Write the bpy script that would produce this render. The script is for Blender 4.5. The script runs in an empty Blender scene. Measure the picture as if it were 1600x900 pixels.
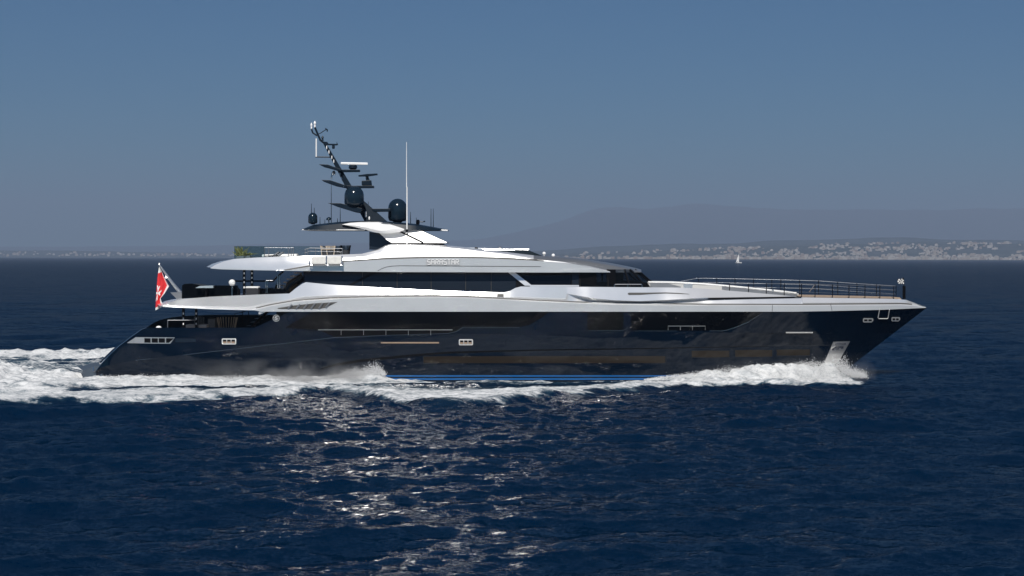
import bpy, math, random
import numpy as np
from mathutils import Vector, Matrix, Euler

random.seed(7)
rng = np.random.default_rng(11)
S = bpy.context.scene
COL = S.collection

# ------------------------------------------------------------------ camera, sky, sun
FPX, CAMY, CAMZ, PYH = 2640.0, -125.0, 8.77, 402.0      # focal length in photo pixels, camera position, eye-level row
ROLL = 0.0024
cam_data = bpy.data.cameras.new("camera")
cam_data.sensor_width = 36.0
cam_data.lens = 36.0 * FPX / 1600.0
cam_data.shift_y = -(450.0 - PYH) / 1600.0
cam_data.clip_start = 1.0
cam_data.clip_end = 90000.0
cam = bpy.data.objects.new("camera", cam_data)
COL.objects.link(cam)
cam.location = (0, CAMY, CAMZ)
ROLLM = Matrix.Rotation(ROLL, 4, 'Y')
cam.matrix_world = Matrix.Translation((0, CAMY, CAMZ)) @ Matrix.Rotation(-ROLL, 4, 'Y') @ Matrix.Rotation(math.radians(90), 4, 'X')
S.camera = cam

SUN_EL, SUN_AZ = math.radians(45.0), math.radians(-4.0)   # the sun stands behind the camera, a little to the left
sun_dir = Vector((math.sin(SUN_AZ) * math.cos(SUN_EL), -math.cos(SUN_AZ) * math.cos(SUN_EL), math.sin(SUN_EL)))
world = bpy.data.worlds.new("World")
S.world = world
world.use_nodes = True
wn = world.node_tree
wn.nodes.clear()
sky = wn.nodes.new("ShaderNodeTexSky")
sky.sky_type = 'NISHITA'
sky.sun_disc = False
sky.sun_elevation = SUN_EL
sky.sun_rotation = math.pi - SUN_AZ
sky.altitude = 0
sky.air_density = 1.0
sky.dust_density = 0.0
sky.ozone_density = 7.0
bg = wn.nodes.new("ShaderNodeBackground")
bg.inputs['Strength'].default_value = 0.05
wo = wn.nodes.new("ShaderNodeOutputWorld")
tint = wn.nodes.new("ShaderNodeVectorMath")
tint.operation = 'MULTIPLY'
tint.inputs[1].default_value = (0.27, 0.59, 0.78)
wn.links.new(sky.outputs[0], tint.inputs[0])
wn.links.new(tint.outputs[0], bg.inputs[0])
wn.links.new(bg.outputs[0], wo.inputs[0])
sl = bpy.data.lights.new("sun", 'SUN')
sl.energy = 4.6
sl.angle = math.radians(0.5)
sl.color = (1.0, 0.955, 0.89)
sun = bpy.data.objects.new("sun", sl)
COL.objects.link(sun)
sun.rotation_euler = sun_dir.to_track_quat('Z', 'Y').to_euler()
S.view_settings.view_transform = 'Standard'
S.view_settings.look = 'None'
S.view_settings.exposure = 0.05
S.view_settings.gamma = 1.0
S.view_settings.use_curve_mapping = False
try:
    S.cycles.max_bounces = 8
    S.cycles.glossy_bounces = 5
    S.cycles.volume_bounces = 0
    S.cycles.transparent_max_bounces = 12
    S.cycles.sample_clamp_indirect = 150
    S.cycles.blur_glossy = 0.3
    S.cycles.use_denoising = True
    S.cycles.use_adaptive_sampling = False
except Exception as e:
    print(e)

# ------------------------------------------------------------------ helpers
def V(px, py, y=0.0):
    d = y - CAMY
    return Vector(((px - 800.0) * d / FPX, y, CAMZ - (py - PYH) * d / FPX))
def mpp(y):
    return (y - CAMY) / FPX
def curve(pts):
    """smooth monotone curve through (x, value) points"""
    P = np.array(sorted(pts), float)
    x, v = P[:, 0], P[:, 1]
    if len(x) == 2:
        return lambda t: np.interp(t, x, v)
    h = np.diff(x); dl = np.diff(v) / h
    m = np.zeros(len(x))
    for i in range(1, len(x) - 1):
        if dl[i-1] * dl[i] > 0:
            w1, w2 = 2*h[i] + h[i-1], h[i] + 2*h[i-1]
            m[i] = (w1 + w2) / (w1 / dl[i-1] + w2 / dl[i])
    m[0], m[-1] = dl[0], dl[-1]
    def f(t):
        t = np.clip(t, x[0], x[-1])
        i = np.clip(np.searchsorted(x, t) - 1, 0, len(h) - 1)
        s = (t - x[i]) / h[i]
        return (v[i]*(1+2*s)*(1-s)**2 + m[i]*h[i]*s*(1-s)**2 + v[i+1]*s*s*(3-2*s) + m[i+1]*h[i]*s*s*(s-1))
    return f
def lin(pts):
    P = np.array(pts, float)
    return lambda t: np.interp(t, P[:, 0], P[:, 1])

class G:
    """collects faces for one mesh"""
    def __init__(s):
        s.v, s.f, s.m = [], [], []
    def add(s, vs, fs, mi=0):
        o = len(s.v)
        s.v += [Vector(a) for a in vs]
        s.f += [tuple(i + o for i in f) for f in fs]
        s.m += [mi] * len(fs)
        return s
    def box(s, c, size, rot=None, mi=0, taper=1.0):
        hx, hy, hz = size[0]/2, size[1]/2, size[2]/2
        vs = []
        for z, k in ((-hz, 1.0), (hz, taper)):
            for x, y in ((-hx, -hy), (hx, -hy), (hx, hy), (-hx, hy)):
                p = Vector((x*k, y*k, z))
                if rot is not None: p = rot @ p
                vs.append(Vector(c) + p)
        return s.add(vs, [(0,3,2,1), (4,5,6,7), (0,1,5,4), (1,2,6,5), (2,3,7,6), (3,0,4,7)], mi)
    def tube(s, pts, r, n=8, mi=0, rs=None):
        pts = [Vector(p) for p in pts]
        vs, fs = [], []
        for i, p in enumerate(pts):
            a = pts[max(i-1, 0)]; b = pts[min(i+1, len(pts)-1)]
            t = (b - a).normalized()
            u = t.cross(Vector((0, 1, 0)))
            if u.length < .01: u = t.cross(Vector((1, 0, 0)))
            u.normalize(); w = t.cross(u)
            rr = rs[i] if rs else r
            for k in range(n):
                an = 2*math.pi*k/n
                vs.append(p + (u*math.cos(an) + w*math.sin(an))*rr)
        for i in range(len(pts)-1):
            for k in range(n):
                fs.append((i*n+k, i*n+(k+1) % n, (i+1)*n+(k+1) % n, (i+1)*n+k))
        fs.append(tuple(range(n-1, -1, -1)))
        fs.append(tuple((len(pts)-1)*n + k for k in range(n)))
        return s.add(vs, fs, mi)
    def lathe(s, c, prof, n=24, mi=0, sx=1.0, sy=1.0):
        """prof: (radius, z) bottom to top"""
        vs, fs = [], []
        for r, z in prof:
            for k in range(n):
                an = 2*math.pi*k/n
                vs.append(Vector(c) + Vector((r*sx*math.cos(an), r*sy*math.sin(an), z)))
        for i in range(len(prof)-1):
            for k in range(n):
                fs.append((i*n+k, i*n+(k+1) % n, (i+1)*n+(k+1) % n, (i+1)*n+k))
        fs.append(tuple(range(n-1, -1, -1)))
        fs.append(tuple((len(prof)-1)*n + k for k in range(n)))
        return s.add(vs, fs, mi)
    def prism(s, poly, y0, y1, mi=0, inset=0.0):
        """image-plane outline taken at depth y0, extruded back to y1"""
        a = [V(p[0], p[1], y0) for p in poly]
        area = sum(a[i].x*a[(i+1) % len(a)].z - a[(i+1) % len(a)].x*a[i].z for i in range(len(a)))
        if area < 0: a.reverse()
        b = [Vector((p.x, y1, p.z)) for p in a]
        n = len(a)
        fs = [tuple(range(n)), tuple(range(2*n-1, n-1, -1))]
        fs += [(i, i+n, (i+1) % n + n, (i+1) % n) for i in range(n)]
        return s.add(a + b, fs, mi)

WL = {}
def mk(name, g, mat, parent=None, smooth=None, label=None, cat=None, group=None, kind=None, bevel=0.0):
    if isinstance(g, G):
        me = bpy.data.meshes.new(name)
        vs = g.v
        if vs:
            lo = Vector((min(v.x for v in vs), min(v.y for v in vs), min(v.z for v in vs)))
            hi = Vector((max(v.x for v in vs), max(v.y for v in vs), max(v.z for v in vs)))
            c = Vector(((lo.x+hi.x)/2, (lo.y+hi.y)/2, lo.z))
        else:
            c = Vector()
        me.from_pydata([v - c for v in vs], [], g.f)
        for m in (mat if isinstance(mat, (list, tuple)) else [mat]): me.materials.append(m)
        if any(g.m): me.polygons.foreach_set('material_index', g.m)
    if smooth is not None:
        me.polygons.foreach_set('use_smooth', [True]*len(me.polygons))
        me.set_sharp_from_angle(angle=math.radians(smooth))
    me.update()
    o = bpy.data.objects.new(name, me)
    COL.objects.link(o)
    if parent is not None:
        o.parent = parent
        o.location = c - WL[parent.name]
    else:
        o.location = c
    WL[o.name] = c
    if bevel:
        b = o.modifiers.new('edge', 'BEVEL'); b.width = bevel; b.segments = 2; b.limit_method = 'ANGLE'; b.angle_limit = math.radians(40)
    return tag(o, label, cat, group, kind)
def tag(o, label=None, cat=None, group=None, kind=None):
    if label: o['label'] = label
    if cat: o['category'] = cat
    if group: o['group'] = group
    if kind: o['kind'] = kind
    return o
def empty(name, loc, label, cat, group=None):
    o = bpy.data.objects.new(name, None)
    COL.objects.link(o)
    o.location = loc
    o.empty_display_size = 0.3
    WL[o.name] = Vector(loc)
    return tag(o, label, cat, group)
ABOARD = []          # everything that rides on the yacht and shares its trim
def copy_tree(o, parent=None):
    c = o.copy(); COL.objects.link(c)
    if parent is not None: c.parent = parent
    for ch in [x for x in bpy.data.objects if x.parent == o]: copy_tree(ch, c)
    return c

# ------------------------------------------------------------------ materials
def mat(name, col, rough=0.5, metal=0.0, ior=1.45, coat=0.0, var=0.0, vscale=1.5, bump=0.0, bscale=20.0, alpha=None, trans=None):
    m = bpy.data.materials.new(name); m.use_nodes = True
    nt = m.node_tree; b = nt.nodes['Principled BSDF']
    b.inputs['Base Color'].default_value = (*col, 1)
    b.inputs['Roughness'].default_value = rough
    b.inputs['Metallic'].default_value = metal
    b.inputs['IOR'].default_value = ior
    b.inputs['Coat Weight'].default_value = coat
    b.inputs['Coat Roughness'].default_value = 0.03
    tc = nt.nodes.new('ShaderNodeNewGeometry')
    if var:
        n = nt.nodes.new('ShaderNodeTexNoise'); n.inputs['Scale'].default_value = vscale; n.inputs['Detail'].default_value = 5
        nt.links.new(tc.outputs['Position'], n.inputs['Vector'])
        r = nt.nodes.new('ShaderNodeMapRange')
        r.inputs['From Min'].default_value = .3; r.inputs['From Max'].default_value = .7
        r.inputs['To Min'].default_value = 1 - var; r.inputs['To Max'].default_value = 1 + var
        nt.links.new(n.outputs[0], r.inputs['Value'])
        mx = nt.nodes.new('ShaderNodeVectorMath'); mx.operation = 'SCALE'
        mx.inputs[0].default_value = col
        nt.links.new(r.outputs[0], mx.inputs['Scale'])
        nt.links.new(mx.outputs[0], b.inputs['Base Color'])
        r2 = nt.nodes.new('ShaderNodeMapRange')
        r2.inputs['To Min'].default_value = rough*0.85; r2.inputs['To Max'].default_value = min(1, rough*1.15)
        nt.links.new(n.outputs[0], r2.inputs['Value']); nt.links.new(r2.outputs[0], b.inputs['Roughness'])
    if bump:
        n2 = nt.nodes.new('ShaderNodeTexNoise'); n2.inputs['Scale'].default_value = bscale; n2.inputs['Detail'].default_value = 3
        nt.links.new(tc.outputs['Position'], n2.inputs['Vector'])
        bp = nt.nodes.new('ShaderNodeBump'); bp.inputs['Strength'].default_value = 1.0; bp.inputs['Distance'].default_value = bump
        nt.links.new(n2.outputs[0], bp.inputs['Height']); nt.links.new(bp.outputs[0], b.inputs['Normal'])
    if trans is not None:
        mixs = nt.nodes.new('ShaderNodeMixShader'); t = nt.nodes.new('ShaderNodeBsdfTransparent')
        t.inputs[0].default_value = (*trans[0], 1); mixs.inputs[0].default_value = trans[1]
        nt.links.new(t.outputs[0], mixs.inputs[1]); nt.links.new(b.outputs[0], mixs.inputs[2])
        nt.links.new(mixs.outputs[0], nt.nodes['Material Output'].inputs[0])
    return m
M_NAVY = mat('navy_gloss_paint', (0.0018, 0.0065, 0.0155), 0.04, ior=1.38, var=0.12, vscale=0.5, bump=0.0012, bscale=0.9)
M_NAVY2 = mat('navy_satin_paint', (0.006, 0.014, 0.025), 0.4, ior=1.27, var=0.1)
M_SILVER = mat('silver_metallic_paint', (0.84, 0.845, 0.85), 0.23, metal=0.54, coat=0.15, var=0.03, vscale=0.6)
M_SILVER_D = mat('dark_silver_paint', (0.22, 0.23, 0.245), 0.38, metal=0.5, coat=0.2, var=0.04)
M_WHITE = mat('white_gelcoat', (0.8, 0.8, 0.79), 0.28, coat=0.3, var=0.03)
M_GLASS = mat('dark_tinted_glass', (0.002, 0.0025, 0.0035), 0.03, ior=1.42, bump=0.0008, bscale=1.2)
M_GLASS_S = mat('slate_tinted_glass', (0.012, 0.016, 0.022), 0.05, ior=1.5, bump=0.0008, bscale=1.2)
M_GLASS_B = mat('bronze_tinted_glass', (0.022, 0.0175, 0.0135), 0.04, ior=1.36)
M_CLEAR = mat('clear_tinted_glass', (0.01, 0.013, 0.016), 0.03, trans=((0.42, 0.47, 0.52), 0.3))
M_BALUS = mat('clear_balustrade_glass', (0.03, 0.04, 0.045), 0.03, trans=((0.8, 0.87, 0.88), 0.13))
M_BLACK = mat('black_paint', (0.004, 0.004, 0.005), 0.3, ior=1.25, var=0.1)
M_GROOVE = mat('dark_grey_seam', (0.07, 0.068, 0.064), 0.55)
M_STEEL = mat('polished_steel', (0.62, 0.62, 0.63), 0.18, metal=1.0)
M_CHROME = mat('brushed_steel', (0.75, 0.74, 0.72), 0.3, metal=0.9, var=0.05)
M_TRIM = mat('bright_trim', (0.72, 0.71, 0.69), 0.3, metal=0.2)
M_RAIL = mat('dull_rail_steel', (0.2, 0.21, 0.23), 0.45, metal=0.6)
M_BRONZE = mat('bronze_trim', (0.6, 0.42, 0.29), 0.35, metal=0.7)
M_BLUE = mat('blue_boot_stripe', (0.004, 0.088, 0.27), 0.25, coat=0.3)
M_CANVAS = mat('white_canvas', (0.72, 0.71, 0.67), 0.8, var=0.08, vscale=5, bump=0.01, bscale=6)
M_CUSHION = mat('white_cushion', (0.75, 0.75, 0.73), 0.85, var=0.05)
M_GREY_F = mat('grey_fabric', (0.13, 0.145, 0.16), 0.85, var=0.1, vscale=6)
M_DARK_F = mat('charcoal_fabric', (0.02, 0.022, 0.026), 0.8, var=0.15, vscale=6)
M_ROPE = mat('beige_rope', (0.42, 0.36, 0.29), 0.8, var=0.1, vscale=8)
M_LEAF = mat('yellow_green_leaf', (0.2, 0.19, 0.045), 0.6, var=0.35, vscale=9)
M_PADW = mat('slate_platform', (0.06, 0.08, 0.105), 0.5, var=0.08)
M_LAMP = mat('white_lens', (0.85, 0.85, 0.85), 0.2)
M_RED = mat('red_flag_cloth', (0.62, 0.025, 0.03), 0.75, var=0.06, vscale=4)
M_FLAGW = mat('white_flag_cloth', (0.78, 0.78, 0.77), 0.75)
M_BFLAG = mat('black_flag_cloth', (0.01, 0.01, 0.01), 0.75)
def teak():
    m = mat('teak_deck', (0.36, 0.27, 0.19), 0.65, var=0.12, vscale=3)
    return m
M_TEAK = teak()

# ------------------------------------------------------------------ the sea
def vnoise(x, y, seed=0):
    xi, yi = np.floor(x).astype(np.int64), np.floor(y).astype(np.int64)
    fx, fy = x - xi, y - yi
    fx, fy = fx*fx*(3-2*fx), fy*fy*(3-2*fy)
    def h(a, b):
        n = (a*374761393 + b*668265263 + seed*1442695041) & 0x7fffffff
        n = ((n ^ (n >> 13)) * 1274126177) & 0x7fffffff
        return ((n ^ (n >> 16)) & 0xffff) / 65535.0
    return (h(xi, yi)*(1-fx) + h(xi+1, yi)*fx)*(1-fy) + (h(xi, yi+1)*(1-fx) + h(xi+1, yi+1)*fx)*fy
def fbm(x, y, seed=0, oc=4):
    s, a, t = 0, 0.5, 0
    for i in range(oc):
        s = s + a*vnoise(x*2**i + 17.3*i, y*2**i - 9.1*i, seed+i); t += a; a *= .5
    return s/t
def sstep(a, b, t):
    t = np.clip((t-a)/(b-a), 0, 1); return t*t*(3-2*t)

def py2y(py):
    return CAMZ*FPX/(np.asarray(py, float)-PYH) + CAMY
def edge_xy(pts):
    """outline on the water, photo pixels -> sorted (X, Y) curve"""
    out = []
    for px, py in pts:
        y = float(py2y(py)); out.append(((px-800)*(y-CAMY)/FPX, y))
    out.sort()
    return lin(out)
# half breadth of the hull at the water, in metres along X
HULL_WL = lin([(-30.5, 3.9), (-23, 4.4), (-9, 4.7), (4.5, 4.5), (11.5, 3.7), (16, 2.6), (19.6, 1.4), (22.8, 0.0), (60, 0)])
FOAM_NEAR = edge_xy([(-250, 648), (-100, 640), (0, 634), (100, 629), (200, 627), (300, 625), (380, 622), (450, 618), (500, 613), (560, 617), (600, 626),
                     (640, 634), (690, 637), (750, 633), (850, 621), (960, 613), (1050, 606), (1120, 600), (1200, 600), (1260, 603), (1300, 604), (1335, 602), (1362, 597)])
def wake_height(x, y):
    """water thrown up by the hull"""
    hb = HULL_WL(x)
    dist = np.maximum(-y - hb, 0) * (y < 0) + np.maximum(y - hb, 0) * (y >= 0)
    A = lin([(-60, 0.0), (-33, 0.05), (-29, 0.12), (-22, 0.16), (-14, .12), (-11, .3), (-9.4, .55), (-8.3, .1), (-4, -.15), (4, -.12), (9, -.02), (11.5, .25), (14, .5), (17.5, .85), (20, 1.05), (22, 1.3), (23.0, 1.5), (23.8, 1.0), (24.5, .4), (25.1, .08), (25.8, 0)])(x)
    wd = lin([(-40, 3), (-14, 2.2), (-8, 1.6), (9, 2.0), (16, 1.6), (22, 1.5), (26, 1.0)])(x)
    h = A*np.exp(-(dist/wd)**2)
    yb = FOAM_NEAR(x)
    inx = sstep(26.0, 21, x)
    h = h + 0.38*inx*np.exp(-((y-yb-1.2)/1.6)**2) * sstep(-60, -20, x)
    h = h - 0.20*inx*np.exp(-((y-yb+2.0)/1.8)**2)
    h = h + 0.18*inx*np.exp(-((y-yb+6.0)/2.4)**2)*sstep(-45, -10, x)
    # rooster tail astern
    h = h + 1.25*np.exp(-((x+39.3)/2.4)**2 - ((y+1.5)/4.5)**2) + .30*np.exp(-((x+33.5)/2.0)**2 - ((y-1.0)/5)**2)
    h = h + 0.30*np.exp(-((y-26)/2.2)**2)*sstep(-24, -30, x)
    h = h - 0.35*np.exp(-((x+31.8)/1.4)**2 - (y/4.0)**2)
    return h
def foam_density(x, y):
    hb = HULL_WL(x); yb = FOAM_NEAR(x)
    wob = (fbm(x*.35, y*.5, 3, 4)-.5)*4.5 + (fbm(x*1.6, y*2.2, 9, 3)-.5)*1.6
    wob = wob * sstep(24, 12, x) + (fbm(x*1.2, y*1.6, 19, 3)-.5)*1.4
    t = (-hb - (y+wob*.55)) / np.maximum(-hb - yb, 0.5)          # 0 at the hull, 1 at the outer edge
    px = 800 + x*FPX/(np.minimum(y, 0)-CAMY)
    bow = sstep(960, 1120, px)
    aft = sstep(640, 540, px)
    mid = (1-bow)*(1-aft)
    prof_bow = 0.96 - .12*sstep(.5, 1, t)
    prof_mid = 0.76 - 0.56*np.exp(-((t-.26)/.10)**2) + .10*np.exp(-((t-.62)/.25)**2) - .06*sstep(.8, 1, t)
    prof_aft = 0.92*sstep(.40, .26, t) + (.24*np.exp(-((t-.40)/.08)**2) + .84*sstep(.42, .54, t) - .06*sstep(.8, 1, t))*sstep(.2, .42, t)
    d = bow*prof_bow + mid*prof_mid + aft*prof_aft
    d = d * sstep(1.04, 0.94, t) * (y < hb*.2)
    d = d * sstep(25.2, 24.2, x + wob*.15)
    d = d + 0.22*sstep(1.45, 1.0, t)*sstep(.95, 1.0, t)*(fbm(x*.4, y*1.2, 41, 3) > .56)*(x < 22)
    # stern wake
    st = sstep(-28.5, -30.6, x)
    yf = 28.5 + wob*.5
    band = st * sstep(yf, yf-1.2, y) * (y > yb+wob*.55)
    streak = fbm(x*.16, y*.75, 23, 4)
    dw = .58 + 1.2*(streak-.47) + .36*np.exp(-((y-25)/3.2)**2) + .40*np.exp(-((x+39)/3.6)**2 - ((y+1)/6)**2) + .34*np.exp(-((y+10)/5.0)**2)
    d = np.maximum(d, band*np.clip(dw, 0, 1))
    return np.clip(d, 0, 1)

def build_sea():
    def grow(start, step, ratio, end):
        out, p, s = [], start, step
        while p < end:
            s *= ratio; p += s; out.append(p)
        return out
    xc = np.arange(-39, 39.01, 0.16)
    xr = np.array(grow(39, .16, 1.034, 26000.0))
    xs = np.concatenate([-xr[::-1], xc, xr])
    yc = np.arange(-80, 6, 0.14)
    yr = np.array(grow(yc[-1], .14, 1.013, 26000.0))
    yl = -np.array(grow(80, .18, 1.05, 2500.0))[::-1]
    ys = np.concatenate([yl, yc, yr])
    dx = np.gradient(xs); dy = np.gradient(ys)
    X, Y = np.meshgrid(xs, ys)
    DX, DY = np.meshgrid(dx, dy)
    nx, ny = len(xs), len(ys)
    act = (np.abs(X) < 700) & (Y < 1300) & (Y > -160)
    x, y = X[act].copy(), Y[act].copy()
    sp = np.maximum(DX[act], DY[act]*0.8)
    hz = np.zeros_like(x); ox = np.zeros_like(x); oy = np.zeros_like(x)
    N = 110
    for i in range(N):
        lam = 0.42*(12.0/0.42)**((i + rng.random())/N)
        k = 2*math.pi/lam
        th = math.radians(-68 + rng.normal()*(22 + 18*(lam < 4)))
        s = 0.031*(1.0 if lam < 1.6 else 0.85 if lam < 4 else 0.62)
        a = s/k
        wt = np.clip((lam/sp-2.2)/2.5, 0, 1)
        ph = k*(x*math.cos(th) + y*math.sin(th)) + rng.random()*6.283
        c, sn = np.cos(ph), np.sin(ph)
        hz += wt*a*c
        ox -= wt*a*0.8*math.cos(th)*sn
        oy -= wt*a*0.8*math.sin(th)*sn
    # gusts and slicks: wave height varies slowly over the surface
    gust = 0.65 + 0.75*fbm(x*.03, y*.03, 77, 3)
    f = foam_density(x, y)
    calm = 1-0.45*f
    hz = hz*gust*calm; ox *= gust*calm; oy *= gust*calm
    tur = (fbm(x*.9, y*1.1, 51, 4)-.5)*.75 + (fbm(x*2.6, y*2.6, 61, 3)-.5)*.3
    near = np.exp(-np.maximum(-y-HULL_WL(x), 0)/5.0)
    bowz = sstep(8, 16, x)*near
    rip = np.abs(fbm(x*1.1+y*.6, y*2.2, 83, 4)-.5)*2
    hz += wake_height(x, y) + f*tur*(.35 + .35*near + .6*bowz + .5*np.exp(-((x+36)/5)**2)) - f*bowz*.5*(.25-np.minimum(rip, .25))/.25*.5
    Z = np.zeros_like(X); F = np.zeros_like(X)
    Z[act] = hz; F[act] = f
    X = X.copy(); Y = Y.copy()
    X[act] += ox; Y[act] += oy
    co = np.stack([X, Y, Z], -1).reshape(-1, 3).astype(np.float32)
    me = bpy.data.meshes.new('sea')
    nv = nx*ny
    I = (np.arange(ny-1)[:, None]*nx + np.arange(nx-1)[None, :]).ravel()
    quads = np.stack([I, I+1, I+nx+1, I+nx], -1).astype(np.int32)
    nf = len(quads)
    me.vertices.add(nv); me.vertices.foreach_set('co', co.ravel())
    me.loops.add(nf*4); me.loops.foreach_set('vertex_index', quads.ravel())
    me.polygons.add(nf); me.polygons.foreach_set('loop_start', np.arange(0, nf*4, 4, dtype=np.int32))
    me.polygons.foreach_set('use_smooth', np.ones(nf, dtype=bool))
    me.update(calc_edges=True)
    at = me.attributes.new('foam', 'FLOAT', 'POINT')
    at.data.foreach_set('value', F.ravel().astype(np.float32))
    o = bpy.data.objects.new('sea', me); COL.objects.link(o)
    o['kind'] = 'structure'
    # material
    m = bpy.data.materials.new('sea_water'); m.use_nodes = True
    nt = m.node_tree; N_ = nt.nodes; L = nt.links
    b = N_['Principled BSDF']
    geo = N_.new('ShaderNodeNewGeometry')
    att = N_.new('ShaderNodeAttribute'); att.attribute_name = 'foam'
    def noise(scale, detail, vec, rough=.6, dist=0.0):
        n = N_.new('ShaderNodeTexNoise'); n.inputs['Scale'].default_value = scale; n.inputs['Detail'].default_value = detail
        n.inputs['Roughness'].default_value = rough; n.inputs['Distortion'].default_value = dist
        L.new(vec, n.inputs['Vector']); return n.outputs[0]
    def math_(op, a, c):
        n = N_.new('ShaderNodeMath'); n.operation = op
        for i, v in enumerate((a, c)):
            if hasattr(v, 'is_output'): L.new(v, n.inputs[i])
            else: n.inputs[i].default_value = v
        return n.outputs[0]
    def mr(v, a, c, lo=0., hi=1., smooth=True):
        n = N_.new('ShaderNodeMapRange'); n.interpolation_type = 'SMOOTHSTEP' if smooth else 'LINEAR'
        for k, q in zip(('From Min', 'From Max', 'To Min', 'To Max'), (a, c, lo, hi)): n.inputs[k].default_value = q
        L.new(v, n.inputs['Value']); return n.outputs[0]
    st = N_.new('ShaderNodeVectorMath'); st.operation = 'MULTIPLY'; st.inputs[1].default_value = (0.42, 0.8, 0.8)
    L.new(geo.outputs['Position'], st.inputs[0])
    n1 = noise(1.5, 7, st.outputs[0], .68, .8)
    n2 = noise(5.5, 4, geo.outputs['Position'], .6)
    nn = math_('ADD', math_('MULTIPLY', n1, .72), math_('MULTIPLY', n2, .28))
    v = math_('ADD', att.outputs['Fac'], math_('MULTIPLY', math_('SUBTRACT', nn, .5), 2.3))
    mask0 = mr(v, .38, .96)
    gate = mr(att.outputs['Fac'], .03, .16)
    mask = math_('MULTIPLY', mask0, gate)
    mixc = N_.new('ShaderNodeMix'); mixc.data_type = 'RGBA'
    L.new(math_('MULTIPLY', mask, mr(noise(1.7, 6, st.outputs[0], .72, 1.6), .32, .60, .55, 1.0)), mixc.inputs['Factor'])
    aer = N_.new('ShaderNodeMix'); aer.data_type = 'RGBA'                 # aerated water under the foam is paler and greener
    L.new(mr(att.outputs['Fac'], .1, .9, 0, .7), aer.inputs['Factor'])
    aer.inputs['A'].default_value = (0.00015, 0.0092, 0.0285, 1); aer.inputs['B'].default_value = (0.05, 0.11, 0.15, 1)
    L.new(aer.outputs['Result'], mixc.inputs['A'])
    mixc.inputs['B'].default_value = (0.72, 0.73, 0.735, 1)
    
    def chop(scale, amp, detail, seed):
        v_ = N_.new('ShaderNodeVectorMath'); v_.operation = 'MULTIPLY_ADD'
        v_.inputs[1].default_value = (scale*.62, scale*1.25, scale); v_.inputs[2].default_value = (seed, seed*.7, 0)
        L.new(geo.outputs['Position'], v_.inputs[0])
        n = N_.new('ShaderNodeTexNoise'); n.inputs['Scale'].default_value = 1; n.inputs['Detail'].default_value = detail; n.inputs['Roughness'].default_value = .6
        L.new(v_.outputs[0], n.inputs['Vector'])
        q = N_.new('ShaderNodeVectorMath'); q.operation = 'SUBTRACT'; q.inputs[1].default_value = (.5, .5, .5)
        L.new(n.outputs['Color'], q.inputs[0])
        q2 = N_.new('ShaderNodeVectorMath'); q2.operation = 'MULTIPLY'; q2.inputs[1].default_value = (amp*1.1, amp, 0)
        L.new(q.outputs[0], q2.inputs[0]); return q2.outputs[0]
    def vadd(a_, c_):
        q = N_.new('ShaderNodeVectorMath'); q.operation = 'ADD'; L.new(a_, q.inputs[0]); L.new(c_, q.inputs[1]); return q.outputs[0]
    slope = vadd(vadd(chop(.22, .5, 2, 5.5), vadd(chop(1.0, .6, 2, 3.1), chop(2.6, .75, 2, 15.3))), chop(10.5, 1.0, 2, 9.7))
    b2 = N_.new('ShaderNodeBump'); b2.inputs['Distance'].default_value = .10
    L.new(mr(mask, 0, 1, 0, 1), b2.inputs['Strength'])
    L.new(nn, b2.inputs['Height'])
    nrm = N_.new('ShaderNodeVectorMath'); nrm.operation = 'NORMALIZE'
    L.new(vadd(b2.outputs[0], slope), nrm.inputs[0])
    bfoam = b2
    N_.remove(b)
    dif = N_.new('ShaderNodeBsdfDiffuse'); gl = N_.new('ShaderNodeBsdfGlossy'); gl.inputs['Roughness'].default_value = .07
    L.new(mixc.outputs['Result'], dif.inputs['Color']); L.new(nrm.outputs[0], gl.inputs['Normal'])
    L.new(bfoam.outputs[0], dif.inputs['Normal'])
    fr = N_.new('ShaderNodeFresnel'); fr.inputs['IOR'].default_value = 1.333; L.new(nrm.outputs[0], fr.inputs['Normal'])
    # a rough sea never shows its facets at full grazing: its mean reflectance levels off
    refl = math_('MULTIPLY', math_('DIVIDE', fr.outputs[0], math_('ADD', fr.outputs[0], .17)), .245)
    fac = math_('MULTIPLY', refl, math_('SUBTRACT', 1.0, math_('MULTIPLY', mask, .85)))
    ms_ = N_.new('ShaderNodeMixShader'); L.new(fac, ms_.inputs[0]); L.new(dif.outputs[0], ms_.inputs[1]); L.new(gl.outputs[0], ms_.inputs[2])
    L.new(ms_.outputs[0], N_['Material Output'].inputs[0])
    me.materials.append(m)
    return o
build_sea()

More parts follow.
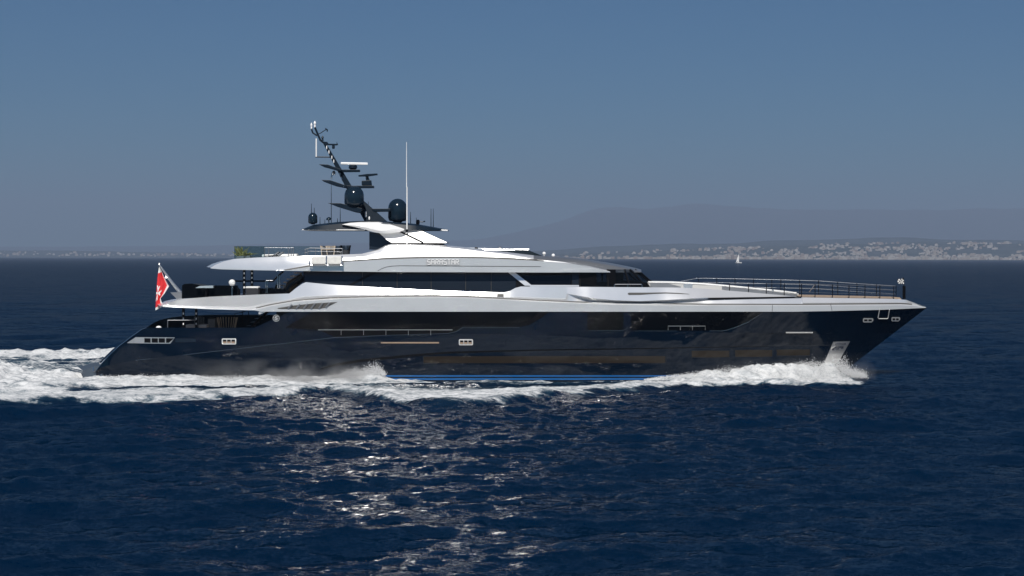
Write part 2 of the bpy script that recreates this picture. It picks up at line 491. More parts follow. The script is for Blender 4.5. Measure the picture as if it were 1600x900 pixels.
# ------------------------------------------------------------------ far coast: hills, town, haze
PEAK = curve([(-14000, 30), (-9000, 40), (-6500, 50), (-3000, 60), (-1500, 90), (-400, 130), (200, 230), (800, 355), (1050, 335), (1450, 380), (1800, 365), (2300, 330), (2900, 330), (3700, 340), (4600, 350), (6000, 300), (9000, 250), (14000, 120)])
SLOPE = curve([(-14000, 20), (-9000, 30), (-4000, 32), (-2600, 34), (-1300, 12), (-500, 8), (0, 18), (600, 36), (1200, 62), (1800, 80), (2600, 92), (6000, 95), (14000, 60)])
SHORE = 7900.0
def shore(u):
    """distance of the waterline for a bearing u = x / distance: the coast on the left lies further off"""
    return SHORE + 3800*sstep(-.02, -.08, np.asarray(u, float))
def hill_h(x, d):
    x = np.asarray(x, float); d = np.asarray(d, float); sh = shore(x/d); k = sh/SHORE
    front = k*SLOPE(x/k)*sstep(sh-40, sh+1500, d)*(0.75+.5*fbm(x*.0016, d*.0016, 5, 4))
    mx = x*13500/d
    mt = 1.93*PEAK(mx)*sstep(19000, 26000, d)*(.86+.28*fbm(x*.0006, d*.0006, 8, 6))
    mid = 0.12*PEAK(mx)*np.exp(-((d-12000)/900)**2)*(.5+1.0*fbm(x*.0012, 3.3+d*.0004, 15, 5))*(d > sh)
    return np.where(d < sh-30, -3, front + np.maximum(mt, mid) + 1.5)
def build_hills():
    us = np.linspace(-0.6, 0.6, 620); ds = np.concatenate([np.linspace(SHORE-60, SHORE+1800, 46), np.linspace(SHORE+1900, SHORE+5600, 50), np.linspace(SHORE+5800, 28000, 60)])
    U, D = np.meshgrid(us, ds)
    X = U*D; Z = hill_h(X, D)
    Y = D + CAMY
    g = bpy.data.meshes.new('hills')
    n, k = len(us), len(ds)
    f = [(j*n+i, j*n+i+1, (j+1)*n+i+1, (j+1)*n+i) for j in range(k-1) for i in range(n-1)]
    g.from_pydata(np.stack([X, Y, Z], -1).reshape(-1, 3).tolist(), [], f)
    g.polygons.foreach_set('use_smooth', [True]*len(f))
    o = bpy.data.objects.new('hills', g); COL.objects.link(o); o['kind'] = 'structure'
    m = mat('wooded_hillside', (0.045, 0.06, 0.035), 0.9)
    nt = m.node_tree; b = nt.nodes['Principled BSDF']; geo = nt.nodes.new('ShaderNodeNewGeometry')
    n1 = nt.nodes.new('ShaderNodeTexNoise'); n1.inputs['Scale'].default_value = .012; n1.inputs['Detail'].default_value = 8
    nt.links.new(geo.outputs['Position'], n1.inputs['Vector'])
    r = nt.nodes.new('ShaderNodeValToRGB')
    r.color_ramp.elements[0].position = .42; r.color_ramp.elements[0].color = (0.018, 0.028, 0.022, 1)
    r.color_ramp.elements[1].position = .66; r.color_ramp.elements[1].color = (0.055, 0.06, 0.055, 1)
    nt.links.new(n1.outputs[0], r.inputs[0]); nt.links.new(r.outputs[0], b.inputs['Base Color'])
    g.materials.append(m)
build_hills()

def facade(name, col):
    m = mat(name, col, .8)
    nt = m.node_tree; b = nt.nodes['Principled BSDF']
    tc = nt.nodes.new('ShaderNodeTexCoord'); br = nt.nodes.new('ShaderNodeTexBrick')
    mp = nt.nodes.new('ShaderNodeMapping'); mp.inputs['Rotation'].default_value = (math.radians(90), 0, 0)
    nt.links.new(tc.outputs['Object'], mp.inputs['Vector']); nt.links.new(mp.outputs[0], br.inputs['Vector'])
    br.offset = 0; br.inputs['Scale'].default_value = 1.0
    br.inputs['Brick Width'].default_value = 4.0; br.inputs['Row Height'].default_value = 3.2; br.inputs['Mortar Size'].default_value = .9
    br.inputs['Color1'].default_value = (0.09, 0.09, 0.1, 1); br.inputs['Color2'].default_value = (0.16, 0.14, 0.13, 1); br.inputs['Mortar'].default_value = (*col, 1)
    nt.links.new(br.outputs[0], b.inputs['Base Color'])
    return m
FAC = [facade('cream_facade', (0.36, 0.305, 0.25)), facade('white_facade', (0.46, 0.43, 0.39)), facade('ochre_facade', (0.27, 0.2, 0.155))]
M_TILE = mat('terracotta_tiles', (0.36, 0.16, 0.1), .8)
M_FLAT = mat('pale_flat_roof', (0.5, 0.48, 0.45), .8)
def building_mesh(kind, fac):
    g = G()
    if kind == 0:      # apartment block with set back penthouse
        g.box((0, 0, 7), (26, 12, 22)); g.box((2, 1, 19.6), (16, 8, 3.2), mi=0); g.box((2, 1, 21.35), (17, 9, .3), mi=1)
        g.box((0, 0, 18.2), (26.6, 12.6, .4), mi=1)
    elif kind == 1:    # villa with gable roof
        g.box((0, 0, 1), (14, 10, 14))
        g.add([(-7.6, -5.6, 8), (7.6, -5.6, 8), (7.6, 5.6, 8), (-7.6, 5.6, 8), (-5, 0, 10.8), (5, 0, 10.8)], [(0, 1, 5, 4), (2, 3, 4, 5), (1, 2, 5), (3, 0, 4), (3, 2, 1, 0)], 1)
    elif kind == 2:    # tower block with stair core
        g.box((0, 0, 12), (16, 14, 36)); g.box((9, 2, 14), (4, 5, 40)); g.box((0, 0, 30.2), (16.6, 14.6, .4), mi=1)
    elif kind == 3:    # long shorefront terrace
        g.box((-12, 0, 4), (22, 12, 16)); g.box((11, 1, 6), (24, 12, 20)); g.box((-12, 0, 12.2), (22.5, 12.5, .4), mi=1); g.box((11, 1, 16.2), (24.5, 12.5, .4), mi=1)
    else:              # stepped hillside block
        for i in range(4): g.box((0, i*4.5, 1.5+i*3.2), (30-3*i, 9, 12), mi=0)
        g.box((0, 13.5, 17.2), (21.6, 9.4, .3), mi=1)
    return g, [fac, M_TILE if kind == 1 else M_FLAT]
BM = []
for kind in range(5):
    for fac in FAC:
        g, ms = building_mesh(kind, fac)
        me = bpy.data.meshes.new('town_building'); me.from_pydata(g.v, [], g.f)
        for m in ms: me.materials.append(m)
        me.polygons.foreach_set('material_index', g.m); me.update()
        BM.append((kind, me, g))
BNAME = ['apartment_building', 'villa', 'tower_block', 'terrace_building', 'stepped_apartment_building']
BLAB = ['pale apartment block with set back penthouse in the hazy town across the bay', 'small villa with tiled gable roof in the hazy town across the bay',
        'tall slab tower block standing above the hazy town across the bay', 'long low block of uneven height in the hazy town across the bay',
        'stepped apartment block climbing the slope of the hazy town across the bay']
BCAT = ['apartment block', 'villa', 'tower block', 'terrace', 'apartment block']
def build_town():
    spots = []
    r = random.Random(5)
    # shorefront row then scattered up the slope, right of the yacht; thin settlement on the far left
    px = 885.0
    while px < 1640:
        spots.append((px, SHORE+25+r.random()*40, r.choice([0, 0, 3, 3, 1, 2 if r.random() < .25 else 0]),   .4+.34*r.random())); px += 2.2 + r.random()*4.0 + max(0, (1080-px)*.025)
    for i in range(3200):
        px = 830 + 800*r.random()**.8
        d = SHORE + 60 + 1500*r.random()**1.5
        dens = float(fbm(np.array([px*.035]), np.array([d*.006]), 31, 3)[0])
        if dens < .46 + .10*(d-SHORE)/1500 or r.random() > .15 + .85*min(1, max(0, (px-880)/420)): continue
        spots.append((px, d, r.choice([0, 1, 1, 1, 4, 4, 3, 0]),   .36+.34*r.random()))
    for i in range(200):
        px = -60 + 470*r.random()
        d = SHORE + 3800 + 40 + 900*r.random()**1.4
        if float(fbm(np.array([px*.03]), np.array([d*.006]), 32, 3)[0]) < .45: continue
        spots.append((px, d, r.choice([0, 1, 1, 4]), .45+.4*r.random()))
    big = sorted(range(len(spots)), key=lambda i: -(spots[i][3]*[22, 10, 34, 18, 18][spots[i][2]]/spots[i][1] + r.random()*.0006))
    chosen = set(big[:285])
    rest = [G(), G(), G()]
    for i, (px, d, k, s) in enumerate(spots):
        x = (px-800)*d/FPX
        z = max(float(hill_h(x, d)), 2.0)
        fi = r.choice([0, 0, 1, 1, 2])
        kk, me, g = BM[k*3+fi]
        rz = r.uniform(-.5, .5)
        if i in chosen:
            o = bpy.data.objects.new(BNAME[k], me); COL.objects.link(o)
            o.location = (x, d+CAMY, z); o.rotation_euler = (0, 0, rz); o.scale = (s, s, s)
            tag(o, BLAB[k], BCAT[k], BCAT[k] + 's of the town across the bay')
        else:
            M = Matrix.Translation((x, d+CAMY, z)) @ Matrix.Rotation(rz, 4, 'Z') @ Matrix.Scale(s, 4)
            G_ = rest[0]
            o0 = len(G_.v)
            G_.v += [M @ q for q in g.v]; G_.f += [tuple(a+o0 for a in f) for f in g.f]
            G_.m += [fi if q == 0 else 3 for q in g.m]
    mk('far_town', rest[0], FAC + [M_FLAT], label='countless tiny pale houses scattered over the hazy slopes across the bay', cat='town', kind='stuff')
build_town()
def build_haze():
    g = G(); lo, hi = Vector((-20000, -2600, -4.5)), Vector((20000, 28400, 900))
    g.box((lo+hi)/2, hi-lo)
    m = bpy.data.materials.new('sea_haze'); m.use_nodes = True
    nt = m.node_tree; nt.nodes.remove(nt.nodes['Principled BSDF'])
    v = nt.nodes.new('ShaderNodeVolumePrincipled')
    v.inputs['Color'].default_value = (0.425, 0.545, 0.755, 1); v.inputs['Density'].default_value = 1.0e-4
    nt.links.new(v.outputs[0], nt.nodes['Material Output'].inputs['Volume'])
    mk('haze', g, m, kind='stuff')
build_haze()

# ------------------------------------------------------------------ lofted surfaces for the yacht
class Loft:
    """rails run from the keel side up and inboard; each rail is f(px) -> (py or None, half breadth, dz, dx)"""
    def __init__(s, rails, stations):
        s.rails, s.st = rails, np.array(stations, float)
    def rail_pt(s, r, px):
        py, w = r[0](px), r[1](px)
        p = V(px, float(py), -float(w))
        if len(r) > 2: p.x += float(r[2](px))
        if len(r) > 3: p.z += float(r[3](px))
        return p
    def mesh(s, close=True, sub=1):
        g = G(); n = (len(s.rails)-1)*sub+1
        vs = []
        for px in s.st:
            a = [s.rail_pt(r, px) for r in s.rails]
            if sub > 1:
                e = []
                for p, q in zip(a[:-1], a[1:]): e += [p.lerp(q, j/sub) for j in range(sub)]
                a = e + [a[-1]]
            vs += a + [Vector((p.x, -p.y, p.z)) for p in reversed(a)]
        k = 2*n; fs = []
        for i in range(len(s.st)-1):
            for j in range(k if close else k-1):
                if j == n-1 and abs(vs[i*k+j].y) < 1e-6 and abs(vs[(i+1)*k+j].y) < 1e-6: continue
                q = (i*k+j, (i+1)*k+j, (i+1)*k+(j+1) % k, i*k+(j+1) % k)
                fs.append(q)
        fs.append(tuple(range(k))); fs.append(tuple(range(len(vs)-1, len(vs)-k-1, -1)))
        # merge coincident points
        key, mp, out = {}, [], []
        for p in vs:
            q = (round(p.x, 4), round(p.y, 4), round(p.z, 4))
            if q not in key: key[q] = len(out); out.append(p)
            mp.append(key[q])
        fo = []
        for f in fs:
            h = []
            for i in f:
                if not h or h[-1] != mp[i]: h.append(mp[i])
            if len(h) > 1 and h[0] == h[-1]: h.pop()
            if len(set(h)) >= 3 and len(set(h)) == len(h): fo.append(tuple(h))
        g.add(out, fo)
        return g
    def on(s, px, py, off=0.0, nr=None):
        """point on the near side seen at photo position (px, py), pushed outboard by off"""
        R = s.rails[:nr] if nr else s.rails
        P = [(float(r[0](px)), float(r[1](px))) for r in R]
        for (a, wa), (b, wb) in zip(P[:-1], P[1:]):
            if min(a, b)-1e-6 <= py <= max(a, b)+1e-6 and abs(a-b) > 1e-6:
                t = (py-a)/(b-a); return V(px, py, -(wa+(wb-wa)*t+off))
        w = P[0][1] if py > P[0][0] else P[-1][1]
        return V(px, py, -(w+off))
    def panel(s, top, bot, off=.02, back=.06, rows=4, step=8.0, g=None, nr=None, mi=0):
        g = g or G()
        x0, x1 = max(top[0][0], bot[0][0]), min(top[-1][0], bot[-1][0])
        n = max(2, int((x1-x0)/step)+1)
        xs = sorted(set([round(q, 3) for q in np.linspace(x0, x1, n)] + [q[0] for q in top+bot if x0 <= q[0] <= x1]))
        ft, fb = lin(top), lin(bot)
        F, B = [], []
        for x in xs:
            for j in range(rows+1):
                py = float(ft(x) + (fb(x)-ft(x))*j/rows)
                F.append(s.on(x, py, off, nr)); B.append(s.on(x, py, off-back, nr))
        k = rows+1; nF = len(F); fs = []
        for i in range(len(xs)-1):
            for j in range(rows):
                fs.append((i*k+j, i*k+j+1, (i+1)*k+j+1, (i+1)*k+j))
                fs.append((nF+i*k+j, nF+(i+1)*k+j, nF+(i+1)*k+j+1, nF+i*k+j+1))
            fs.append((i*k, (i+1)*k, nF+(i+1)*k, nF+i*k))
            fs.append((i*k+rows, nF+i*k+rows, nF+(i+1)*k+rows, (i+1)*k+rows))
        e = (len(xs)-1)*k
        for j in range(rows):
            fs.append((j, nF+j, nF+j+1, j+1)); fs.append((e+j, e+j+1, nF+e+j+1, nF+e+j))
        g.add(F+B, fs, mi)
        return g
    def strip(s, pts, wd=1.0, off=.02, g=None, nr=None, step=8):
        """a thin band following a line in the photo, wd photo pixels high"""
        pts = sorted(pts)
        return s.panel([(a, b-wd/2) for a, b in pts], [(a, b+wd/2) for a, b in pts], off=off, rows=1, g=g, nr=nr, step=step)
    def line(s, pts, r=.02, off=.01, g=None, n=6, nr=None):
        g = g or G()
        g.tube([s.on(a, b, off, nr) for a, b in pts], r, n)
        return g
def stations(a, b, step, extra=()):
    n = int((b-a)/step)+1
    return sorted(set([round(q, 3) for q in np.linspace(a, b, n)] + [e for e in extra if a <= e <= b]))
const = lambda c: (lambda px: c)

# ------------------------------------------------------------------ the yacht
yacht = empty('motor_yacht', (0, 0, 0), 'long navy hulled motor yacht with silver superstructure and raked black mast under way', 'yacht')
ABOARD.append(yacht)
Y = yacht
stem = lin([(1285, 612), (1305, 592), (1350, 556), (1448, 481)])
def hull_rail(pyf, wf, lim):
    def py(px):
        return min(float(pyf(px)), float(stem(px)) if px > 1285 else 1e9)
    return [py, lambda px: max(float(wf(px)), 0.0) if px < lim else 0.0]
sheer = lin([(150, 580), (158, 569), (170, 556), (186, 541), (205, 526.5), (222, 514.5), (230, 512), (398, 512), (404, 509), (452, 488), (458, 487), (1240, 487), (1300, 486), (1380, 484), (1448, 481)])
W4 = curve([(150, 4.25), (220, 4.6), (300, 4.8), (500, 5.0), (900, 5.0), (1050, 4.8), (1150, 4.4), (1250, 3.55), (1330, 2.5), (1400, 1.25), (1448, 0.0)])
W3 = curve([(150, 4.3), (300, 4.8), (600, 5.0), (900, 4.97), (1050, 4.62), (1150, 3.95), (1250, 2.8), (1330, 1.45), (1394, 0.0)])
W2 = curve([(150, 4.15), (300, 4.62), (600, 4.86), (900, 4.8), (1050, 4.3), (1150, 3.4), (1250, 2.1), (1320, 1.0), (1372, 0.0)])
W1 = curve([(150, 3.95), (300, 4.4), (600, 4.62), (900, 4.45), (1050, 3.7), (1150, 2.6), (1230, 1.4), (1298, 0.0)])
K3 = lin([(150, 580), (160, 573), (215, 562), (300, 553), (420, 539), (520, 527.5), (640, 522), (700, 520.5), (900, 519), (1000, 519), (1200, 520), (1300, 518), (1394, 521)])
K2 = lin([(150, 581), (300, 580), (420, 580), (490, 577), (525, 569), (560, 563), (640, 555), (700, 550.5), (840, 547), (1000, 545), (1200, 541), (1372, 539)])
def K3c(px): return max(float(K3(px)), float(sheer(px))+.02)
def K2c(px): return max(float(K2(px)), K3c(px)+.05)
dxs = curve([(150, -.45), (190, -.5), (240, -.35), (330, 0), (1448, 0)])
hull = Loft([
    hull_rail(const(640), lambda px: W1(px)*.6, 1262),
    hull_rail(const(597), W1, 1298),
    hull_rail(K2c, W2, 1372),
    hull_rail(lambda px: K2c(px)-1.0 if K2c(px)-1.0 > K3c(px) else K3c(px)+.03, lambda px: W2(px)+.045*(px > 505), 1372.5),
    hull_rail(K3c, W3, 1394),
    [sheer, W4],
    [lambda px: sheer(px), lambda px: max(W4(px)-.28, 0), lambda px: dxs(px)*.1],
    [lambda px: sheer(px)+float(lin([(150, 0), (224, 0), (236, 20), (470, 20), (500, 2), (1448, 0)])(px)), lambda px: max(W4(px)-.30, 0), lambda px: dxs(px)*.1],
    [lambda px: sheer(px)+float(lin([(150, 0), (224, 0), (236, 20), (470, 20), (500, 2), (1448, 0)])(px)), lambda px: 0.0, dxs,
     lambda px: -( (sheer(px)+float(lin([(150, 0), (224, 0), (236, 20), (470, 20), (500, 2), (1448, 0)])(px)))-PYH)*(-W4(px))/FPX*-1.0],
], stations(150, 1447, 8, (158, 170, 186, 205, 222, 230, 236, 398, 404, 452, 458, 1298, 1372, 1394)))
hull_o = mk('hull', hull.mesh(sub=4), M_NAVY, Y, smooth=5)
HN = 6
# boot stripes
mk('boot_stripe', hull.panel([(590, 586.2), (1096, 586.2)], [(590, 588.6), (1096, 588.6)], off=.015, rows=1, nr=HN), M_BLUE, Y)
mk('boot_stripe', hull.panel([(420, 591.0), (1060, 590.6)], [(420, 593.8), (1060, 593.6)], off=.015, rows=1, nr=HN), M_BLUE, Y)
# swim platform
plat = Loft([[const(597), curve([(129, 3.5), (135, 3.85), (160, 4.15)])], [lin([(129, 579), (150, 572.5), (160, 572)]), curve([(129, 3.5), (135, 3.85), (160, 4.15)])],
             [lin([(129, 579), (150, 572.5), (160, 572)]), const(0), const(-.3), lin([(129, .25), (160, .25)])]], stations(129, 160, 4, (135, 150)))
po = mk('swim_platform', plat.mesh(), M_PADW, Y, smooth=30)
mk('edge_stripe', plat.panel([(131, 590), (156, 589)], [(131, 592.5), (156, 592.5)], off=.015, rows=1, nr=2), M_BLUE, po)
g = G()
for px, py in ((146, 577), (152, 576)):
    g.tube([V(px, py-3, -4.0), V(px, py+3, -4.05), V(px+2.5, py+4, -4.15)], .05)
mk('mooring_cleat', g, M_STEEL, Y)
# main deck glazing in the hull
MD_TOP = [(446, 510.8), (489, 487.4), (700, 487.4), (842, 487.4)]
MD_BOT = [(446, 511.2), (500, 514.5), (700, 514.5), (724, 508), (805, 507), (826, 502), (842, 488)]
mk('saloon_window', hull.panel(MD_TOP, MD_BOT, off=.02, nr=HN), M_GLASS, Y)
mk('window_surround', hull.panel([(842, 488), (846, 487.4), (858, 487.4)], [(842, 499), (848, 495), (858, 487.8)], off=.02, nr=HN, rows=2, g=hull.panel(
    [(446, 511.2), (500, 514.5), (700, 514.5), (724, 508), (805, 507), (826, 502), (842, 488)], [(446, 512), (500, 516.5), (522, 526), (700, 520.5), (712, 517.5), (722, 510.6), (810, 511), (826, 508), (842, 499)], off=.022, nr=HN, rows=2)), M_BLACK, Y)
g = hull.line([(497, 515.4), (560, 515.4), (640, 515.4), (707, 515.4)], .03, .05, nr=HN)
for px in (533, 568, 603, 638, 673): g = hull.line([(px, 515.4), (px, 523.5)], .016, .05, g=g, nr=HN)
mk('side_deck_rail', g, M_CHROME, Y)
mk('knuckle_line', hull.line([(212, 563), (300, 553), (420, 539.3), (520, 527.8), (600, 524), (700, 521), (713, 518), (724, 511.2), (760, 511.3), (812, 511.6)], .022, .0, nr=HN), mat('slate_line_colour', (0.035, 0.05, 0.068), .35), Y)  # paler slate line laid along the hull knuckle and bulwark edge
mk('hull_crease_shade', hull.panel([(500, 576.4), (525, 568), (560, 562), (640, 554), (700, 549.6), (840, 546.2), (1000, 544.4), (1200, 540.8)], [(500, 577.2), (525, 571.6), (560, 566), (640, 557.6), (700, 552.4), (840, 548), (1000, 545.4), (1200, 541.2)], off=.012, rows=1, nr=HN), M_BLACK, Y)  # black strip paints in the shade of the concave hull crease
w = mk('forward_window', hull.panel([(918, 487.4), (974, 487.4)], [(918, 516), (974, 516)], off=.02, nr=HN), M_GLASS, Y)
mk('sill', hull.line([(920, 516.5), (974, 516.5)], .02, .02, nr=HN), M_STEEL, w)
w = mk('forward_window', hull.panel([(986, 487.4), (1192, 487.4)], [(986, 516.5), (1132, 516.5), (1150, 511.5), (1170, 503), (1182, 496), (1192, 488)], off=.02, nr=HN), M_GLASS, Y)
mk('sill', hull.line([(1190, 489.5), (1182, 495), (1170, 502.5), (1152, 510.5), (1138, 515), (1130, 516.8), (1040, 517), (990, 517)], .02, .02, nr=HN), M_STEEL, w)
g = hull.line([(1044, 515.5), (1044, 509.5), (1102, 509.5), (1102, 515.5)], .025, .09, nr=HN)
for px in (1063, 1082): g = hull.line([(px, 509.5), (px, 515.5)], .02, .09, g=g, nr=HN)
mk('balcony_rail', g, M_CHROME, Y)
# lower hull windows
for name, a, b, t, u in (('hull_window', 661, 1040, 556.6, 567.6), ('hull_window', 1080, 1140, 547.6, 558.8), ('hull_window', 1148, 1207, 546.6, 557.8), ('hull_window', 1213, 1266, 545.6, 556)):
    w = mk(name, hull.panel([(a, t), (b, t-.3)], [(a+.5, u), (b, u-.3)], off=.012, nr=HN), M_GLASS_B, Y)
    g = hull.line([(a, t), (b, t-.3)], .018, .012, nr=HN); hull.line([(a, u), (b, u-.3)], .018, .012, g=g, nr=HN)
    hull.line([(a, t), (a+.4, u)], .018, .012, g=g, nr=HN); hull.line([(b, t-.3), (b, u-.3)], .018, .012, g=g, nr=HN)
    mk('frame', g, M_NAVY2, w)
mk('bronze_strip', hull.panel([(595, 534.4), (686, 534.4)], [(595, 536.6), (686, 536.6)], off=.03, rows=1, nr=HN), M_BRONZE, Y)
g = hull.panel([(1228, 518.6), (1270, 518.6)], [(1228, 520.6), (1270, 520.6)], off=.05, rows=1, nr=HN)
mk('door_rail', g, M_CHROME, Y)
for px, y0, y1 in ((419, 541, 585), (790, 512, 540), (1205, 487.5, 521), (797, 512, 548)):
    mk('hull_door_seam', hull.line([(px, y0), (px, y1)], .012, .0, nr=HN), M_BLACK, Y)
mk('hull_door_seam', hull.line([(1205, 521), (1228, 521.6), (1250, 521.8), (1300, 520.2)], .012, .0, nr=HN), M_BLACK, Y)
# stern vent
v_ = mk('stern_vent', hull.panel([(199, 535.4), (212, 526.8), (273, 527.2)], [(199, 536.2), (225, 536.6), (266, 537), (273, 527.6)], off=.03, rows=2, nr=HN), M_CHROME, Y)
for a in (225.6, 237, 248, 259.5):
    b = a + 9.6
    top = [(a, 528.4), (b if a < 255 else b+2.5, 528.6)]
    mk('vent_opening', hull.panel(top, [(a, 535.3), (b, 535.5)] if a < 255 else [(a, 535.5), (264, 535.5), (b+2.5, 528.8)], off=.045, rows=1, nr=HN), M_BLACK, v_)
mk('rub_strip', hull.panel([(274, 528.8), (306, 529.2)], [(274, 534.8), (306, 534.2)], off=.012, rows=1, nr=HN), M_NAVY2, Y)
# fairleads and bow fittings
def fairlead(x0, x1, y0, y1, n, slant=0.0):
    g = hull.panel([(x0, y0+1.2), (x0+1.2, y0), (x1-1.2, y0), (x1, y0+1.2)], [(x0, y1-1.2), (x0+1.2, y1), (x1-1.2-slant, y1), (x1, y1-1.2-slant)], off=.05, rows=1, nr=HN)
    o = mk('fairlead', g, M_TRIM, Y)
    wd = (x1-x0-2.4)/n
    for i in range(n):
        a = x0+1.2+i*wd+.5; b = a+wd-1.1
        mk('opening', hull.panel([(a, y0+1.8), (b, y0+1.8)], [(a, y1-1.8), (b-slant*.3, y1-1.8)], off=.065, rows=1, nr=HN), M_BLACK, o)
        if n == 3: mk('roller', hull.line([(a+.4, y1-3.2), (b-.4, y1-3.2)], .06, .06, nr=HN), M_BRONZE, o)
fairlead(346.5, 369, 528.8, 538.2, 3); fairlead(717, 739, 530, 539.4, 3)
fairlead(1348.5, 1364.5, 497.2, 503.8, 2, 1.5); fairlead(1393, 1406.5, 495.6, 502.2, 2, 1.5)
mk('bow_hatch_frame', hull.line([(1374.5, 483), (1372, 496.4), (1373, 498), (1386, 498), (1387.6, 497), (1389.8, 484), (1389.8, 483.8)], .03, .05, nr=HN), M_TRIM, Y)
ap = mk('anchor_pocket', hull.panel([(1289, 564), (1302, 534), (1328, 533)], [(1289, 566), (1302, 570), (1310, 566), (1328, 534)], off=.05, rows=4, step=3, nr=HN), M_CHROME, Y)
mk('anchor', hull.panel([(1300, 545), (1306, 541.5), (1318, 541)], [(1300, 547.5), (1306, 548), (1318, 545)], off=.13, rows=1, step=3, nr=HN, g=hull.panel([(1305, 536.5), (1322, 536)], [(1305, 538.4), (1322, 538)], off=.1, rows=1, nr=HN)), M_STEEL, ap)
# round emblem on the quarter panel
g = G(); c = hull.on(431.5, 497.3, .03, HN)
ring = [c + Vector((.225*math.cos(a), 0, .225*math.sin(a))) for a in np.linspace(0, 2*math.pi, 25)]
g.tube(ring, .02, 6)
g.tube([c + Vector(q)*.2 for q in ((.62, 0, .45), (.2, 0, .62), (-.4, 0, .5), (-.45, 0, .15), (.1, 0, -.05), (.45, 0, -.3), (.3, 0, -.62), (-.2, 0, -.62), (-.6, 0, -.4))], .03, 6)
g.tube([c + Vector(q)*.2 for q in ((-.75, 0, -.1), (-.2, 0, .3), (.2, 0, .3))], .022, 6); g.tube([c + Vector(q)*.2 for q in ((.75, 0, .1), (.2, 0, -.32), (-.2, 0, -.32))], .022, 6)
mk('round_emblem', g, mat('dull_emblem_metal', (0.4, 0.41, 0.42), .45), Y)
# main aft deck: planking, far coaming, saloon wall
g = G(); g.prism([(238, 531.5), (460, 531.5), (460, 530), (238, 530)], -4.4, 4.4)
mk('aft_deck', g, M_TEAK, Y)
coam = curve([(228, 512.5), (238, 506), (252, 499.5), (275, 495), (300, 493.2), (340, 492), (440, 492)])
g = G()
pts = [float(q) for q in np.linspace(229, 440, 40)]
vs, fs = [], []
for px in pts:
    yy = 3.7 if px > 270 else 3.7 - 6.4*((270-px)/41)**1.6
    top = V(px, float(coam(px)), yy)
    zb = 2.6 if px > 250 else top.z - .12 - (top.z-2.72)*max(0, (px-234)/16)
    for y_, z_ in ((yy-.12, zb), (yy-.12, top.z), (yy+.3, top.z+.02), (yy+.5, zb)):
        vs.append((top.x, y_, z_))
for i in range(len(pts)-1):
    for j in range(3): fs.append((i*4+j, (i+1)*4+j, (i+1)*4+j+1, i*4+j+1))
g.add(vs, fs); mk('cockpit_coaming', g, M_NAVY2, Y, smooth=40)
g = G(); g.prism([(428, 531), (432, 486), (470, 486), (470, 531)], -4.2, 4.2)
mk('saloon_bulkhead', g, M_GLASS, Y)
for px in (286.5, 306.5):
    g = G(); g.tube([V(px, 532, -3.6 if px < 300 else -3.0), V(px, 480, -3.6 if px < 300 else -3.0)], .1, 10)
    o = mk('deck_pillar', g, M_BLACK, Y)
    g = G(); yy = -3.72 if px < 300 else -3.12
    for py in (490, 498, 506): g.box(V(px, py, yy), (.08, .03, .14))
    mk('light_strip', g, M_LAMP, o)
g = G(); g.tube([V(262, 500.5, -3.9), V(306, 500.2, -3.9)], .03); g.tube([V(262, 500.5, -3.9), V(262, 512, -3.9)], .03)
mk('cockpit_rail', g, M_RAIL, Y)
g = G(); p = hull.on(248, 512, -.15, HN)
g.lathe(p, [(.2, 0), (.2, .04), (.14, .1), (.06, .13)], 12, sx=1.0, sy=.6); mk('deck_light', g, M_WHITE, Y, smooth=50)

# --- silver belt: bulwark of the upper deck running to the bow
crease = lin([(250, 480.8), (380, 484.2), (392, 483.5), (420, 476.5), (460, 469.5), (520, 465.2), (600, 463), (680, 462.2), (730, 463.3), (780, 466), (850, 469.7), (950, 473.5), (1100, 475.2), (1250, 475.6), (1410, 474.4), (1432, 476), (1448, 480.3)])
btop_pts = [(250, 478.6), (262, 473.2), (285, 467.2), (330, 463.5), (400, 460.3), (452, 458.6), (462, 450.5), (472, 443.5), (478, 441), (520, 445), (600, 450), (700, 455), (788, 457), (797, 454.5), (805, 450), (814, 447.6), (880, 448), (1020, 449), (1060, 449.3), (1100, 451), (1150, 455), (1200, 459.3), (1235, 462.3), (1252, 464.6), (1300, 465.4), (1396, 467), (1416, 468.6), (1448, 480)]
btop = lin(btop_pts)
bbot = lin([(250, 479.2), (330, 483.2), (398, 485), (408, 487), (458, 487), (1240, 487), (1300, 486), (1380, 484), (1448, 481)])
lip = lin([(250, 0), (884, 0), (886, 458.6), (925, 465.6), (960, 469.2), (1000, 470.5), (1040, 468.7), (1104, 465.2), (1252, 463.2), (1254, 0), (1448, 0)])
def WB(px): return float(W4(px))+.03
Wc = lambda px: WB(px)+ .03
def crs(px): return min(float(crease(px)), float(bbot(px))-.1)
def r4(px):
    l = float(lip(px)); c = crs(px)
    if 886 <= px <= 1252: return min(l+lin([(886, .3), (920, 6), (960, 5), (1010, 4.2), (1045, 4), (1075, 2.6), (1106, 1.8), (1252, 1.6)])(px), c-1.0)
    return c - .5*(c-float(btop(px)))*.3 - .6
def r5(px):
    l = float(lip(px))
    if 886 <= px <= 1252: return l
    return r4(px) - .3
def w4(px):
    w = WB(px)
    if 886 <= px <= 1106: return w - lin([(886, .14), (915, .52), (1050, .50), (1106, .34)])(px)
    if px <= 1252 and px > 1106: return w-.32
    return w - .14
def w5(px):
    w = WB(px)
    if 886 <= px <= 1252: return w - lin([(886, .14), (915, -.04), (1046, -.05), (1106, .06), (1180, .2), (1252, .3)])(px)
    return w - .16
def wtop(px):
    return WB(px) - float(lin([(250, .05), (330, .1), (400, .13), (446, .20), (478, .31), (530, .34), (600, .35), (700, .27), (780, .26), (815, .28), (886, .20), (930, .10), (1020, .10), (1106, .7), (1180, .55), (1252, .42), (1300, .34), (1400, .25), (1440, .05), (1448, 0)])(px))
